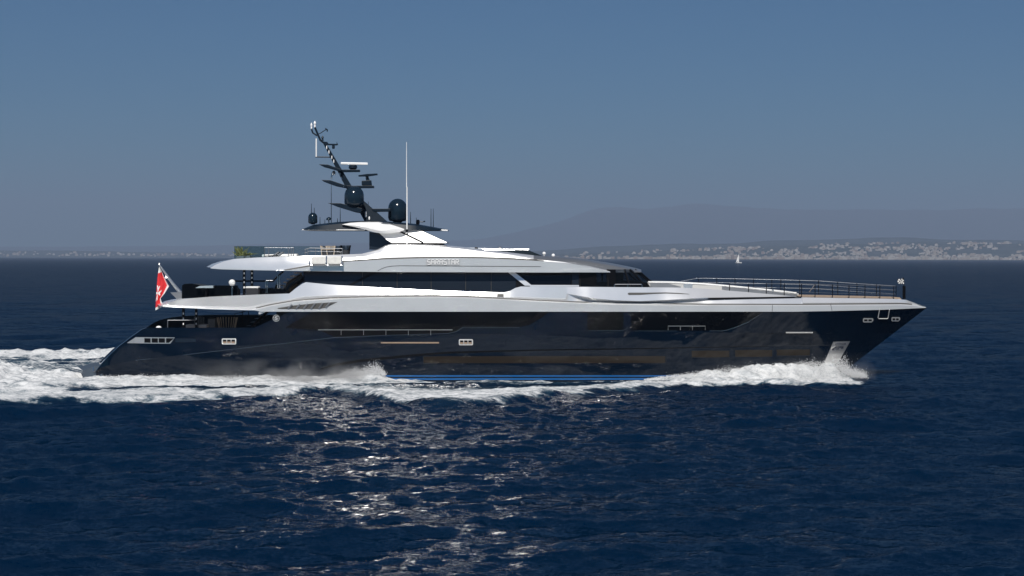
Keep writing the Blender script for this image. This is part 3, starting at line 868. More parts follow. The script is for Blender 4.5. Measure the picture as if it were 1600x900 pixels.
def mono(f): return lambda px: max(float(f(px)), 0.0)
BE = (250, 262, 285, 330, 398, 408, 440, 452, 462, 472, 478, 486, 780, 788, 797, 805, 814, 884, 886, 900, 920, 1046, 1075, 1104, 1106, 1252, 1254, 1396, 1416, 1432)
belt = Loft([
    [bbot, mono(WB)],
    [lambda px: crs(px)+min(2.6, .6*(float(bbot(px))-crs(px))), mono(lambda px: WB(px)+.0)],
    [lambda px: crs(px)+min(1.2, .3*(float(bbot(px))-crs(px))), mono(lambda px: WB(px)-.07)],
    [lambda px: crs(px)+.15*min(1, float(bbot(px))-crs(px)), mono(lambda px: WB(px)-.17)],
    [lambda px: crs(px)-.25, mono(lambda px: WB(px)-.17)],
    [lambda px: max(min(r4(px), crs(px)-.3), float(btop(px))+.2), mono(w4)],
    [lambda px: max(min(r5(px), crs(px)-.35), float(btop(px))+.1), mono(w5)],
    [btop, mono(wtop)],
    [lambda px: btop(px), mono(lambda px: wtop(px)-.22)],
    [lambda px: btop(px)+float(lin([(250, 0), (270, 0), (300, 2.5), (452, 3), (470, 19), (1010, 10), (1060, 4), (1252, 1.2), (1400, .8), (1448, 0)])(px)), mono(lambda px: wtop(px)-.24)],
    [lambda px: btop(px)+float(lin([(250, 0), (270, 0), (300, 2.5), (452, 3), (470, 19), (1010, 10), (1060, 4), (1252, 1.2), (1400, .8), (1448, 0)])(px)), const(0), lin([(250, -.2), (300, -.2), (340, 0), (1448, 0)]),
     lambda px: (float(btop(px))-PYH)*wtop(px)/FPX + .0],
], stations(250, 1447, 7, BE))
mk('superstructure', belt.mesh(sub=2), M_SILVER, Y, smooth=14)
BN = 8
mk('crease_seam', belt.strip([(q, crs(q)-.1) for q in np.linspace(400, 1425, 120)], 1.5, off=.025, nr=BN, g=None), M_GROOVE, Y)
mk('recess_slot', belt.panel([(1106, 465.6), (1252, 463.2)], [(1106, 466.6), (1113, 468.2), (1252, 465.2)], off=.05, back=.3, rows=1, nr=BN), M_BLACK, Y)
mk('side_vent_slot', belt.panel([(981, 458), (983, 457.2), (1010, 457.2), (1040, 456.8), (1060, 457.6), (1077, 459.2)], [(981, 459.6), (983, 461), (1000, 460.8), (1020, 459.4), (1040, 458.6), (1060, 459.2), (1077, 459.8)], off=.012, rows=1, nr=BN), M_GROOVE, Y)
mk('side_grille', belt.panel([(776.5, 459), (787.5, 459)], [(776.5, 463.6), (787.5, 463.8)], off=.02, rows=1, nr=BN), M_GROOVE, Y)
lv = mk('side_louvre', belt.panel([(434, 481.2), (460, 477.2), (490, 474), (527, 471.8)], [(434, 482.5), (440, 483), (500, 482.8), (510, 480.5), (527, 472.2)], off=.01, rows=2, nr=3 if False else BN, step=4), M_GROOVE, Y)
for a in (450, 462.5, 474.5, 486, 498, 509):
    g = G(); g.tube([belt.on(a, 482.4 if a < 505 else 480.5, .03, BN), belt.on(a+6.5, 476.2 - (a-450)*.055, .05, BN)], .07, 6)
    mk('slat', g, M_SILVER_D, lv)
mk('belt_seam', belt.line([(1207, 476.5), (1206.5, 486.6)], .015, .0, nr=2), M_BLACK, Y)
mk('belt_seam', belt.line([(1298, 475.5), (1300, 485.5)], .015, .0, nr=2), M_BLACK, Y)
# upper aft deck planking
g = G(); g.prism([(300, 466), (474, 460), (474, 461.5), (300, 467.5)], -3.9, 3.9)
mk('upper_deck', g, M_TEAK, Y)

# --- upper deck house with its window band
htop = lin([(474, 423.6), (600, 425), (1000, 425)])
house = Loft([[lin([(474, 462), (1030, 458)]), curve([(474, 4.05), (700, 4.12), (900, 4.1), (932, 4.05)])], [lin([(474, 421), (1030, 421)]), curve([(474, 3.72), (700, 3.85), (900, 3.8), (932, 3.72)])],
              [lin([(474, 421), (1030, 421)]), const(0)]], stations(474, 906, 12))
mk('upper_house', house.mesh(), M_BLACK, Y, smooth=30)
wins = [(476, 566), (567, 620), (621, 673), (674.2, 727), (728.2, 767), (768, 806)]
for a, b in wins:
    if a == 476: t, u = [(476, 424), (566, 424.4)], [(476, 446), (566, 450)]
    elif b == 806: t, u = [(768, 424.8), (790, 424.8), (806, 436)], [(768, 459), (790, 459), (806, 449)]
    else: t, u = [(a, 424.6), (b, 424.8)], [(a, 459), (b, 459)]
    mk('side_window', house.panel(t, u, off=.02, rows=3), M_GLASS_S, Y)
g = G()
for px in (566.5, 620.5, 673.6, 727.6, 767.5): house.line([(px, 425), (px, 458.5)], .014, .01, g=g)
mk('window_mullion', g, M_GROOVE, Y)
mk('arch_line', house.strip([(541, 449), (560, 438.5), (580, 428.5), (592, 423)], 3.6, off=.04), M_BLACK, Y)
mk('silver_pillar', house.panel([(793, 424.5), (803, 424.5), (830, 445.2)], [(793, 424.9), (820, 446.3), (830, 446.5)], off=.07, rows=2, step=4), M_SILVER, Y)
mk('side_window', house.panel([(810, 424.8), (893, 424.8)], [(810, 426), (831, 444.5), (893, 444.5)], off=.02, rows=2), M_GLASS, Y)
mk('side_window', house.panel([(894, 424.8), (905, 424.8)], [(894, 444.5), (905, 444.5)], off=.02, rows=2), M_GLASS_S, Y)
mk('window_sill', house.strip([(828, 446.4), (905, 446.6)], 2.4, off=.06), M_SILVER, Y)
# wheelhouse: glazed, with raked windscreen
wh_t = 421.0
def wheel_pts(px_bot, px_top, w0, w1):
    return V(px_bot, 450, -w0), V(px_top, wh_t, -w1)
prof = [(906, 906, 4.08, 3.8), (950, 950, 3.95, 3.68), (985, 976, 3.7, 3.45), (1012, 984, 3.0, 2.8), (1024, 992, 1.6, 1.5), (1029, 995, 0.0, 0.0)]
g = G(); row0 = [wheel_pts(*q) for q in prof]; row = row0 + [(Vector((a.x, -a.y, a.z)), Vector((b.x, -b.y, b.z))) for a, b in reversed(row0[:-1])]
vs = [p for q in row for p in q]; g.add(vs, [(2*i, 2*i+2, 2*i+3, 2*i+1) for i in range(len(row)-1)])
wheel = mk('wheelhouse_glass', g, M_CLEAR, Y)
g = G()
for i in range(len(row)):
    g.tube([row[i][0], row[i][1]], .07, 6)
g.tube([q[0] for q in row], .09, 6)
for (a, b) in ((906, 932), (948, 962)):
    g.prism([(a, 450), (b, 450), (b, 421), (a, 421)], -3.99 if a == 906 else -3.86, -3.6)
    g.prism([(a, 450), (b, 450), (b, 421), (a, 421)], 3.86, 3.99)
mk('window_pillar', g, M_BLACK, wheel)
g = G(); g.prism([(908, 452), (908, 441), (950, 441), (985, 438), (1012, 442), (1018, 452)], -2.6, 2.6); g.box(V(965, 440, 0), (.8, .9, 1.6))
mk('bridge_console', g, M_BLACK, Y)
g = G(); g.tube([V(960, 449, -4.25), V(960, 445, -4.25), V(961, 444.4, -4.25), V(1002, 444.4, -4.1), V(1003, 445, -4.1), V(1003, 449, -4.1)], .035); g.tube([V(981, 444.4, -4.2), V(981, 449, -4.2)], .03)
mk('bridge_wing_rail', g, M_STEEL, Y)

# --- sun deck shell above the upper deck
ctop_pts = [(329, 418.6), (337, 413.5), (350, 408.3), (366, 404.6), (400, 402.4), (480, 400), (540, 397.6), (565, 396.6), (590, 391), (602, 385.5), (612, 384), (640, 384.2), (690, 386.3), (720, 389), (790, 397), (830, 402), (850, 403.5), (900, 406.5), (950, 414), (985, 420.5), (1002, 424.6)]
ctop = lin(ctop_pts)
cbot = lin([(329, 419.4), (345, 420.9), (400, 422.2), (470, 423.4), (600, 425), (850, 425.8), (960, 425.8), (1002, 425.4)])
ccre = lin([(329, 419.2), (400, 422), (440, 422.4), (480, 415.5), (533, 407.6), (600, 403.6), (650, 402), (700, 401.2), (750, 401.8), (800, 403.6), (850, 406.5), (900, 411), (940, 419.5), (960, 424.2), (1002, 425.2)])
def ccr(px): return min(max(float(ccre(px)), float(ctop(px))+.5), float(cbot(px))-.1)
WC = curve([(329, 4.2), (360, 4.45), (420, 4.6), (600, 4.66), (850, 4.6), (920, 4.3), (970, 3.4), (1002, 1.8)])
def wct(px): return float(WC(px)) - float(lin([(329, .04), (366, .10), (440, .18), (490, .42), (560, .44), (612, .45), (700, .43), (800, .27), (830, .26), (850, .6), (900, .55), (960, .5), (1002, .3)])(px))
FS = curve([(428, 0), (450, .35), (490, 1), (1002, 1)])
fly = Loft([
    [cbot, WC],
    [lambda px: ccr(px)+min(1.9, .55*(float(cbot(px))-ccr(px))), lambda px: WC(px)+.0],
    [lambda px: ccr(px)+min(1.4, .4*(float(cbot(px))-ccr(px))), lambda px: WC(px)-.14*FS(px)],
    [lambda px: ccr(px), lambda px: WC(px)-.16*FS(px)],
    [lambda px: ccr(px)*.55+ctop(px)*.45, lambda px: WC(px)-.16*FS(px)-.3*(WC(px)-.16*FS(px)-wct(px))],
    [ctop, wct],
    [lambda px: ctop(px), lambda px: max(wct(px)-.5, 0), const(0), lin([(329, .02), (366, 0), (560, 0), (612, .12), (830, .15), (1002, .05)])],
    [lambda px: ctop(px), const(0), curve([(329, -.3), (370, -.25), (420, 0), (850, 0), (1002, 0)]), lambda px: (float(ctop(px))-PYH)*wct(px)/FPX + float(lin([(329, .05), (366, -.05), (560, -.05), (612, .15), (700, .2), (1002, .15)])(px))],
], stations(329, 1002, 6, (337, 350, 366, 440, 446, 540, 565, 590, 602, 612)))
shell = mk('sun_deck_shell', fly.mesh(sub=2), [M_SILVER, M_SILVER_D], Y, smooth=16)
xb = V(836, 400, -4).x
for p in shell.data.polygons:          # the brow over the bridge is painted dark grey
    if p.normal.z > .6 and p.center.x + shell.location.x > xb: p.material_index = 1
FN = 6
mk('crease_seam', fly.strip([(q, ccr(q)+.5) for q in np.linspace(444, 850, 60)], 2.2, off=.0, nr=FN), M_GROOVE, Y)
mk('fascia_seam', fly.strip([(590, 423.4), (596, 420), (603, 417.4), (612, 415.8), (625, 415.2), (720, 415.8), (845, 416.6)], .9, off=.012, nr=2), M_GROOVE, Y)
mk('brow_panel', fly.panel([(838, 403.1), (900, 406.9), (950, 414.4), (985, 420.9), (1000, 424.5)], [(838, 404.6), (880, 409), (920, 415.5), (958, 424), (1000, 425.2)], off=.02, rows=3, nr=FN), M_SILVER_D, Y)
mk('brow_lip', fly.panel([(878, 421.6), (930, 420.2), (960, 423.6)], [(878, 425.4), (930, 425.5), (960, 425.6)], off=.06, back=.12, rows=2, nr=3), M_SILVER, Y)
# name board
nb = mk('name_board', fly.panel([(665.5, 404.6), (719, 404.6)], [(665.5, 415), (719, 415.2)], off=.03, rows=1, nr=2), mat('pale_grey_board', (0.37, 0.385, 0.40), .5), Y)
GLY = {'S': [((0, 4), (2, 4)), ((0, 2), (2, 2)), ((0, 0), (2, 0)), ((0, 2), (0, 4)), ((2, 0), (2, 2))], 'A': [((0, 0), (0, 4)), ((2, 0), (2, 4)), ((0, 4), (2, 4)), ((0, 2), (2, 2))],
       'R': [((0, 0), (0, 4)), ((0, 4), (2, 4)), ((2, 2), (2, 4)), ((0, 2), (2, 2)), ((1, 2), (2, 0))], 'T': [((0, 4), (2, 4)), ((1, 0), (1, 4))]}
g = G()
for i, ch in enumerate('SARASTAR'):
    ox = 668.2 + i*6.3
    for (a, b), (c_, d_) in GLY[ch]:
        p, q = fly.on(ox+a*2.05, 413.4-b*1.85, .05, 2), fly.on(ox+c_*2.05, 413.4-d_*1.85, .05, 2)
        g.tube([p, q], .036, 6)
mk('name_lettering', g, mat('pale_letter_paint', (0.74, 0.745, 0.75), .5), nb)
# canvas covered rack on the sun deck side
g = G()
for a, b in ((486.5, 509.8), (511, 533.5)):
    g.prism([(a, 401), (b, 400.4), (b+.3, 411), (b-1.5, 413), (a+1.2, 413), (a-.5, 411)], -5.15, -4.5)
rk = mk('life_raft_cover', g, M_CANVAS, Y, bevel=.06)
g = G()
for a in (484, 510, 534.5): g.tube([V(a, 400, -5.1), V(a-.4, 412, -5.2), V(a, 414.5, -4.9)], .05)
g.tube([V(484, 414, -5.0), V(534.5, 414, -5.0)], .05)
mk('rack_frame', g, M_STEEL, rk)
# sun deck rails and glass
g = G(); g.prism([(366, 384.5), (545, 384.5), (545, 400.5), (366, 403)], 3.55, 3.57)
bal = mk('glass_balustrade', g, M_BALUS, Y)
g = G(); g.prism([(366, 384.8), (413, 384.8), (413, 402.6), (366, 404.8)], -3.72, -3.70); mk('glass_pane', g, M_BALUS, bal)
def rail(name, pts, post, y, r=.022, mat_=None, base=401.0, parent=None, mids=()):
    g = G(); g.tube([V(a, b, y) for a, b in pts], r)
    for m_ in mids: g.tube([V(a, b+m_, y) for a, b in pts], r*.7)
    o = mk(name, g, mat_ or M_RAIL, parent or Y)
    f = lin(pts)
    for p in post:
        px, pb = p if isinstance(p, tuple) else (p, base)
        g = G(); g.tube([V(px, float(f(px)), y), V(px, pb, y)], r*1.15); mk('stanchion', g, mat_ or M_RAIL, o)
    return o
rail('sun_deck_rail', [(413, 387), (459, 387)], [413.3, 420, 451, 455, 458.6], -3.6)
rail('sun_deck_rail', [(476, 390), (484, 387.5), (535, 388.5)], [(477, 400), (481, 400), (493, 400), (535, 400)], -3.9, mids=(5,))
# recess side coaming forward of the chairs
# --- hardtop, pylons and dark base
g = G()
base = Loft([[lin([(577, 390), (712, 390)]), curve([(577, 2.0), (640, 2.2), (690, 2.1), (708, 1.5)])], [lin([(577, 362), (594, 364.5), (600, 371), (608, 379), (690, 380), (708, 388)]), curve([(577, 1.9), (640, 2.1), (690, 2.0), (708, 1.4)])],
              [lin([(577, 362), (594, 364.5), (600, 371), (608, 379), (690, 380), (708, 388)]), const(0)]], stations(577, 708, 6, (594, 600, 608, 690)))
mk('hardtop_base', base.mesh(), M_GLASS_S, Y, smooth=30)
ht = Loft([[lin([(471, 359.3), (570, 359.3), (640, 359), (699, 360)]), curve([(471, 2.2), (500, 2.7), (570, 2.9), (640, 2.8), (699, 1.8)])],
           [lin([(471, 358.6), (490, 354), (530, 349.6), (570, 348.2), (600, 348.8), (650, 352.5), (699, 359.6)]), curve([(471, 2.15), (500, 2.6), (570, 2.75), (640, 2.65), (699, 1.7)])],
           [lin([(471, 358.6), (490, 351.4), (530, 347), (570, 345.4), (600, 346), (650, 350), (699, 358.8)]), curve([(471, 1.6), (500, 1.8), (570, 1.8), (640, 1.8), (699, 1.2)])],
           [lin([(471, 358.6), (490, 351), (530, 346.6), (570, 345), (600, 345.6), (650, 349.8), (699, 358.6)]), const(0)]], stations(471, 699, 8, (490, 530, 570, 600, 650)))
hto = mk('hardtop', ht.mesh(), M_NAVY2, Y, smooth=30)
mk('edge_trim', ht.line([(472, 359), (530, 359.2), (570, 359.2)], .035, .0, nr=2), M_WHITE, hto)
g = G(); g.prism([(690, 358.2), (699.5, 359), (699.5, 360.8), (688, 360.4)], -1.95, -1.2); mk('tip_light', g, M_WHITE, hto)
for sgn in (1, -1):
    def side(poly, y0, y1, name, bev=.05):
        g = G(); g.prism(poly, -y0, -y1)
        if sgn < 0: g.v = [Vector((v.x, -v.y, v.z)) for v in g.v]; g.f = [tuple(reversed(f)) for f in g.f]
        mk(name, g, M_WHITE, Y, bevel=bev)
    # leaf shaped wing and swept pylon
    leaf = [(534, 350.6), (545, 348.4), (562, 347.3), (590, 347.2), (604, 349.2), (618, 353.2), (631.5, 357.8), (631.6, 359.6), (624, 362.6), (612, 364.4), (598, 364.8), (586, 363), (570, 358.6), (552, 354.2)]
    n = len(leaf); a = [V(p[0], p[1], -3.1) for p in leaf]
    cx = sum(p.x for p in a)/n; cz = sum(p.z for p in a)/n
    g = G()
    outer = [Vector((p.x, -3.1 + max(0, (p.z-cz))*.45, p.z)) for p in a]
    inner = [Vector((p.x*.97+cx*.03, -2.2, p.z+.05)) for p in a]
    cen = [Vector((p.x*.55+cx*.45, -3.22 + max(0, (p.z-cz))*.2, p.z*.55+cz*.45)) for p in a]
    vs = outer + inner + cen
    fs = [tuple(2*n+i for i in range(n))[::-1]] + [(i, (i+1) % n, 2*n+(i+1) % n, 2*n+i)[::-1] for i in range(n)] + [(i, n+i, n+(i+1) % n, (i+1) % n)[::-1] for i in range(n)] + [tuple(n+i for i in range(n))]
    g.add(vs, fs)
    if sgn < 0: g.v = [Vector((v.x, -v.y, v.z)) for v in g.v]; g.f = [tuple(reversed(f)) for f in g.f]
    mk('hardtop_wing', g, M_WHITE, Y, smooth=35)
    py_ = [(592, 364), (602, 347.6), (620, 349), (640, 353), (655, 359), (670, 365.8), (685, 372.6), (698.5, 378.6), (697, 379.6), (612, 379.4), (604, 374.5), (598, 369)]
    a = [V(p[0], p[1], -2.75) for p in py_]
    g = G(); n = len(a)
    zmin = min(p.z for p in a)
    outer = [Vector((p.x, -2.85 + (p.z-zmin)*.38, p.z)) for p in a]; inner = [Vector((p.x, -1.6 + (p.z-zmin)*.2, p.z)) for p in a]
    g.add(outer+inner, [tuple(range(n))[::-1], tuple(range(n, 2*n))] + [(i, (i+1) % n, n+(i+1) % n, n+i) for i in range(n)])
    if sgn < 0: g.v = [Vector((v.x, -v.y, v.z)) for v in g.v]; g.f = [tuple(reversed(f)) for f in g.f]
    mk('hardtop_pylon', g, M_WHITE, Y)
def pyl(px, py):
    p = V(px, py, -2.75); zmin = V(0, 379.6, -2.75).z
    return Vector((p.x, -2.85+(p.z-zmin)*.38-.01, p.z))
g = G(); g.tube([pyl(605, 351.5), pyl(632, 365.2), pyl(661, 379)], .06, 6); mk('pylon_seam', g, M_BLACK, Y)
# --- roof hatch and forward sun roof
g = G(); g.prism([(703, 386.5), (706, 386), (800, 388.6), (800, 391), (735, 390.5)], -1.3, 1.3); mk('roof_coaming', g, M_SILVER, Y)
g = G(); g.prism([(733, 390.4), (800, 390.8), (826, 391), (854, 402.5), (800, 403), (760, 395)], -2.2, 2.2); sr = mk('sun_roof_screen', g, M_GLASS_S, Y)
g = G(); g.tube([V(733, 390.2, -2.2), V(804, 390.5, -2.2)], .05); g.tube([V(804, 389.6, -2.2), V(826, 390, -2.2)], .07); mk('screen_trim', g, M_SILVER, sr)
g = G(); g.lathe(V(744, 390.4, -2.0), [(.1, -.05), (.16, .05), (.08, .2)], 10); mk('roof_horn', g, M_BLACK, Y)
g = G(); g.lathe(V(781, 389, -1.4), [(.22, 0), (.2, .1), (.05, .2)], 10); mk('roof_light', g, M_CHROME, Y)
for px, py in ((850.2, 398), (864.5, 401)):
    g = G(); p = V(px, py, -1.5); g.tube([p-Vector((0, 0, .3)), p], .04); g.lathe(p, [(.06, -.03), (.13, .04), (.14, .1), (.1, .18), (.03, .22)], 12)
    mk('search_light', g, M_WHITE, Y, smooth=60)
g = G(); g.prism([(858, 402), (869, 402), (868, 404.5), (859, 404.5)], -1.8, -1.2); mk('light_base', g, M_SILVER, Y)

# --- mast
mast_c = [(590, 349, 36), (575, 331, 26), (560, 313, 15), (545, 292, 10.5), (534, 272, 8.4), (524, 254, 7), (514, 236, 5.6), (506.5, 223, 4.4)]
g = G(); vs, fs = [], []
for px, py, wd in mast_c:
    hw = max(.1, wd*.012)
    l, r_ = V(px-wd/2, py, 0), V(px+wd/2, py, 0)
    for p in (l, r_): vs += [p + Vector((0, -hw, 0)), p + Vector((0, hw, 0))]
for i in range(len(mast_c)-1):
    a, b = i*4, (i+1)*4
    fs += [(a, a+2, b+2, b), (a+2, a+3, b+3, b+2), (a+3, a+1, b+1, b+3), (a+1, a, b, b+1)]
fs += [(0, 1, 3, 2), (len(vs)-4, len(vs)-2, len(vs)-1, len(vs)-3)]
g.add(vs, fs); ms = mk('mast', g, M_NAVY2, Y, bevel=.04)
for px, py in ((510.5, 231), (514, 238), (518.5, 246.5), (521.5, 252.5), (531, 273), (534, 279.5), (571.5, 333.5), (577, 341.5), (571.5, 337.5)):
    g = G(); p = V(px, py, -.28 if py < 300 else -.45); s_ = .042 if py < 300 else .07
    g.lathe(p, [(s_*.6, -.1), (s_, 0), (s_*.7, .12), (s_*.2, .16)], 10); mk('mast_light', g, M_LAMP, ms, smooth=50)
def blade(poly, name, hw, th=.0, parent=ms, m=M_NAVY2):
    g = G(); g.prism(poly, -hw, hw); return mk(name, g, m, parent, bevel=.02)
blade([(498, 256.4), (512, 257), (533, 264.5), (532, 267.5), (515, 262.5), (502, 259)], 'spreader', 1.1)
blade([(502, 281), (516, 281.5), (540, 289.5), (540, 293), (520, 289), (506, 284)], 'spreader', 1.3)
blade([(512, 317.2), (532, 317.4), (566, 325.6), (563, 332.4), (549, 330), (528, 323.5)], 'spreader', 1.9)
blade([(531, 264.8), (561.5, 264.8), (561.5, 268.2), (533, 268.6)], 'radar_arm', .35)
blade([(540, 290), (583.5, 290), (583.5, 293.4), (542, 294)], 'radar_arm', .4)
blade([(580, 326), (610, 326), (610, 330.4), (584, 331)], 'dome_arm', .35)
g = G(); g.lathe(V(551.5, 264.8, 0), [(.2, 0), (.32, .1), (.3, .3), (.14, .36)], 14); r1 = mk('radar_scanner', g, M_NAVY2, ms, smooth=50)
g = G(); g.prism([(532.4, 253.4), (574.6, 254.2), (574.6, 257.6), (532.4, 256.8)], -.12, .12); mk('scanner_bar', g, M_WHITE, r1, bevel=.02)
g = G(); g.prism([(565, 282.4), (579.5, 281.4), (580.4, 289.6), (565, 289.6)], -.3, .3); g.prism([(571, 275), (575, 275), (578, 283), (572, 283)], -.15, .15); r2 = mk('radar_scanner', g, M_NAVY2, ms, bevel=.03)
g = G(); g.prism([(560, 273.6), (573, 271.8), (589, 271), (589, 273), (575, 275), (560, 275.4)], -.35, .35); mk('scanner_bar', g, M_NAVY2, r2)
g = G(); g.tube([V(507, 224, 0), V(500.5, 219, 0), V(496.6, 210, 0), V(492, 199, 0)], .075, 8); g.tube([V(495.4, 212, 0), V(488.6, 207.4, 0), V(486.6, 201, 0)], .06); g.tube([V(496, 209.5, 0), V(500, 208.5, 0), V(510, 202, 0)], .03); g.tube([V(508.4, 200.6, 0), V(511.4, 203, 0), V(511.2, 205.6, 0)], .05)
tp = mk('topmast', g, M_NAVY2, ms)
for px, py in ((492, 199), (486.6, 202)):
    g = G(); s_ = .75 if px > 490 else .6; g.lathe(V(px, py, 0), [(.09*s_, 0), (.1*s_, .18), (.05, .2), (.13*s_, .24), (.13*s_, .34), (.02, .48)], 10); mk('masthead_light', g, M_LAMP, tp, smooth=50)
g = G(); g.prism([(504, 220.8), (511, 221.6), (513, 224.4), (526, 224.8), (526, 222), (528, 225.8), (526, 227), (508, 226.6)], -.12, .12); g.lathe(V(521, 232.5, 0), [(.08, 0), (.11, .1), (.09, .25)], 10); g.lathe(V(504, 219.5, 0), [(.12, 0), (.05, .1), (.1, .2), (.04, .34)], 10)
mk('sensor_arm', g, M_NAVY2, ms)
g = G(); g.tube([V(493, 245.2, 0), V(517, 245.6, 0)], .045); aa = mk('aerial_arm', g, M_NAVY2, ms)
g = G(); g.tube([V(494.2, 245, 0), V(494.2, 216.5, 0)], .055); mk('white_aerial', g, M_WHITE, aa)
g = G(); g.lathe(V(521.5, 271, -.4), [(.1, -.1), (.14, .05), (.06, .2)], 10); g.tube([V(518, 280, -.4), V(517.8, 276, -.4), V(519.5, 269, -.4)], .06); mk('floodlight', g, M_CHROME, ms)
def dome(px, bot, top, wpx, y, name='satellite_dome'):
    s_ = mpp(y); r_ = wpx/2*s_; h = (bot-top)*s_
    b0 = V(px, bot, y)
    prof_ = [(r_*.35, -.22*r_), (r_*.5, -.08*r_), (r_*.86, 0), (r_*.95, .06*h), (r_, .14*h), (r_, h-r_*1.02)]
    for a in np.linspace(.12, math.pi/2, 12): prof_.append((max(r_*math.cos(a), .004), h-r_*1.02 + r_*1.02*math.sin(a)))
    g = G(); g.lathe(b0, prof_, 36); o = mk(name, g, mat_dome, Y, smooth=60)
    return o
mat_dome = mat('navy_dome_gloss', (0.008, 0.018, 0.03), .14, ior=1.5)
dome(553.4, 321, 290.4, 30.6, -1.5); dome(621.4, 345, 310.4, 30, .6); dome(488.8, 349, 332.2, 14.4, -1.0)
g = G(); g.lathe(V(513.8, 348, -1.2), [(.04, 0), (.04, .18), (.2, .2), (.2, .26), (.15, .36), (.02, .42)], 14); mk('gps_dome', g, mat_dome, Y, smooth=50)
g = G(); g.lathe(V(653, 350.5, -1.6), [(.05, -.05), (.13, .03), (.13, .28), (.05, .34)], 12); g.tube([V(656, 346.5, -1.6), V(661, 347, -1.6), V(663, 345.4, -1.6)], .03); g.lathe(V(663.4, 347, -1.6), [(.03, 0), (.05, .04), (.02, .1)], 8); mk('wind_sensor', g, M_BLACK, Y)
for px, a, b, y in ((486.6, 318, 334, -1), (491, 324.5, 334, -.6), (500, 339, 350, -1.2), (507.6, 343, 350, .4), (527.4, 341, 348, 0), (531.6, 325, 347, .6), (673.4, 326, 355, -1), (677, 326, 355.4, -.6), (650.5, 340, 351, -.4), (575.4, 315, 326, .5), (517.6, 282, 349, .2), (641.5, 331, 349, -.8)):
    g = G(); g.tube([V(px, b, y), V(px, a, y)], .022, 6, rs=[.03, .014]); mk('whip_aerial', g, M_NAVY2, Y)
g = G(); g.tube([V(635.9, 384, -2.8), V(635.9, 292, -2.8), V(635.3, 291.9, -2.8), V(635.2, 222, -2.8)], .05, 8, rs=[.05, .045, .035, .02]); wa = mk('long_white_aerial', g, M_WHITE, Y)
g = G(); g.box(V(635.8, 360.5, -2.8), (.14, .14, .2)); g.box(V(635.8, 366, -2.8), (.1, .1, .12)); mk('bracket', g, M_BLACK, wa)
g = G(); g.lathe(V(602, 349.6, -2.9), [(.3, -.03), (.3, .04), (.1, .08)], 16, sx=1.4, sy=.5); mk('roof_fitting', g, M_SILVER_D, Y)

# --- upper aft deck fittings
for px, yy in ((381.5, -3.4), (393.6, -3.0)):
    g = G(); g.tube([V(px, 462, yy), V(px, 420, yy)], .1, 10); o = mk('deck_pillar', g, M_BLACK, Y)
    g = G()
    for py in (427, 434, 441, 449): g.box(V(px, py, yy-.12), (.08, .03, .13))
    mk('light_strip', g, M_LAMP, o)
g = G(); g.tube([V(366, 439.2, 3.4), V(428, 439.2, 3.4)], .06); g.tube([V(427, 438.6, -2.6), V(434, 431.5, -2.6), V(443, 424, -2.6)], .06); mk('aft_rail', g, M_BLACK, Y)
g = G()
for px in (415.6, 418): g.tube([V(px, 458, -3.6), V(px, 438, -3.6)], .035)
g.tube([V(415.6, 438, -3.6), V(427, 438, -3.6)], .035); mk('gate_post', g, M_STEEL, Y)
g = G()
for px in (434, 437): g.tube([V(px, 452, -2.8), V(px, 430, -2.8)], .04)
mk('gate_post', g, M_STEEL, Y)
g = G(); nst = 7
for i in range(nst):
    t = i/(nst-1); g.box(V(433+t*34, 455.5-t*29, -2.1), (.55, 1.1, .07))
st_ = mk('stair_flight', g, M_TEAK, Y)
g = G(); g.tube([V(436, 457, -2.75), V(452, 444, -2.75), V(472, 430, -2.75)], .14); mk('stringer', g, M_SILVER_D, st_)
g = G(); g.tube([V(447, 458, -3.0), V(454, 446, -3.0), V(474, 432, -3.0)], .3, 8, rs=[.3, .36, .3]); mk('stair_screen', g, M_GLASS, Y, smooth=50)
g = G(); g.prism([(284, 466.5), (284.5, 446), (288, 443.6), (300, 443), (313, 445.4), (333, 446), (371, 446), (371, 462.5)], -3.35, -3.3); mk('aft_screen', g, M_GLASS, Y)
g = G(); g.prism([(403, 461.6), (403, 450.4), (452, 452), (452, 459.6)], -3.3, -3.26); mk('aft_screen', g, M_GLASS, Y)
# lower aft deck fittings: stairs up to the upper deck with rails
g = G(); g.tube([V(367, 508, -1), V(367, 490, -1), V(378, 488, -1), V(384, 486, -1)], .035); g.tube([V(379, 505, -1), V(379, 486, -1)], .03); g.tube([V(388.5, 505, -1), V(388.5, 486, -1)], .03); mk('stair_rail', g, M_BLACK, Y)
g = G()
for i in range(6): g.box(V(386+i*6, 515-i*5.5, 0), (.5, 1.3, .08))
g.tube([V(384, 519, .7), V(418, 487, .7)], .1); g.tube([V(384, 519, -.7), V(418, 487, -.7)], .1)
mk('stair_flight', g, M_BLACK, Y)
g = G(); g.prism([(404, 487), (410, 483.6), (417, 483), (414, 487.5), (406, 491.5), (403.5, 491)], -4.9, -4.5); mk('belt_tip', g, M_SILVER, Y, bevel=.05)

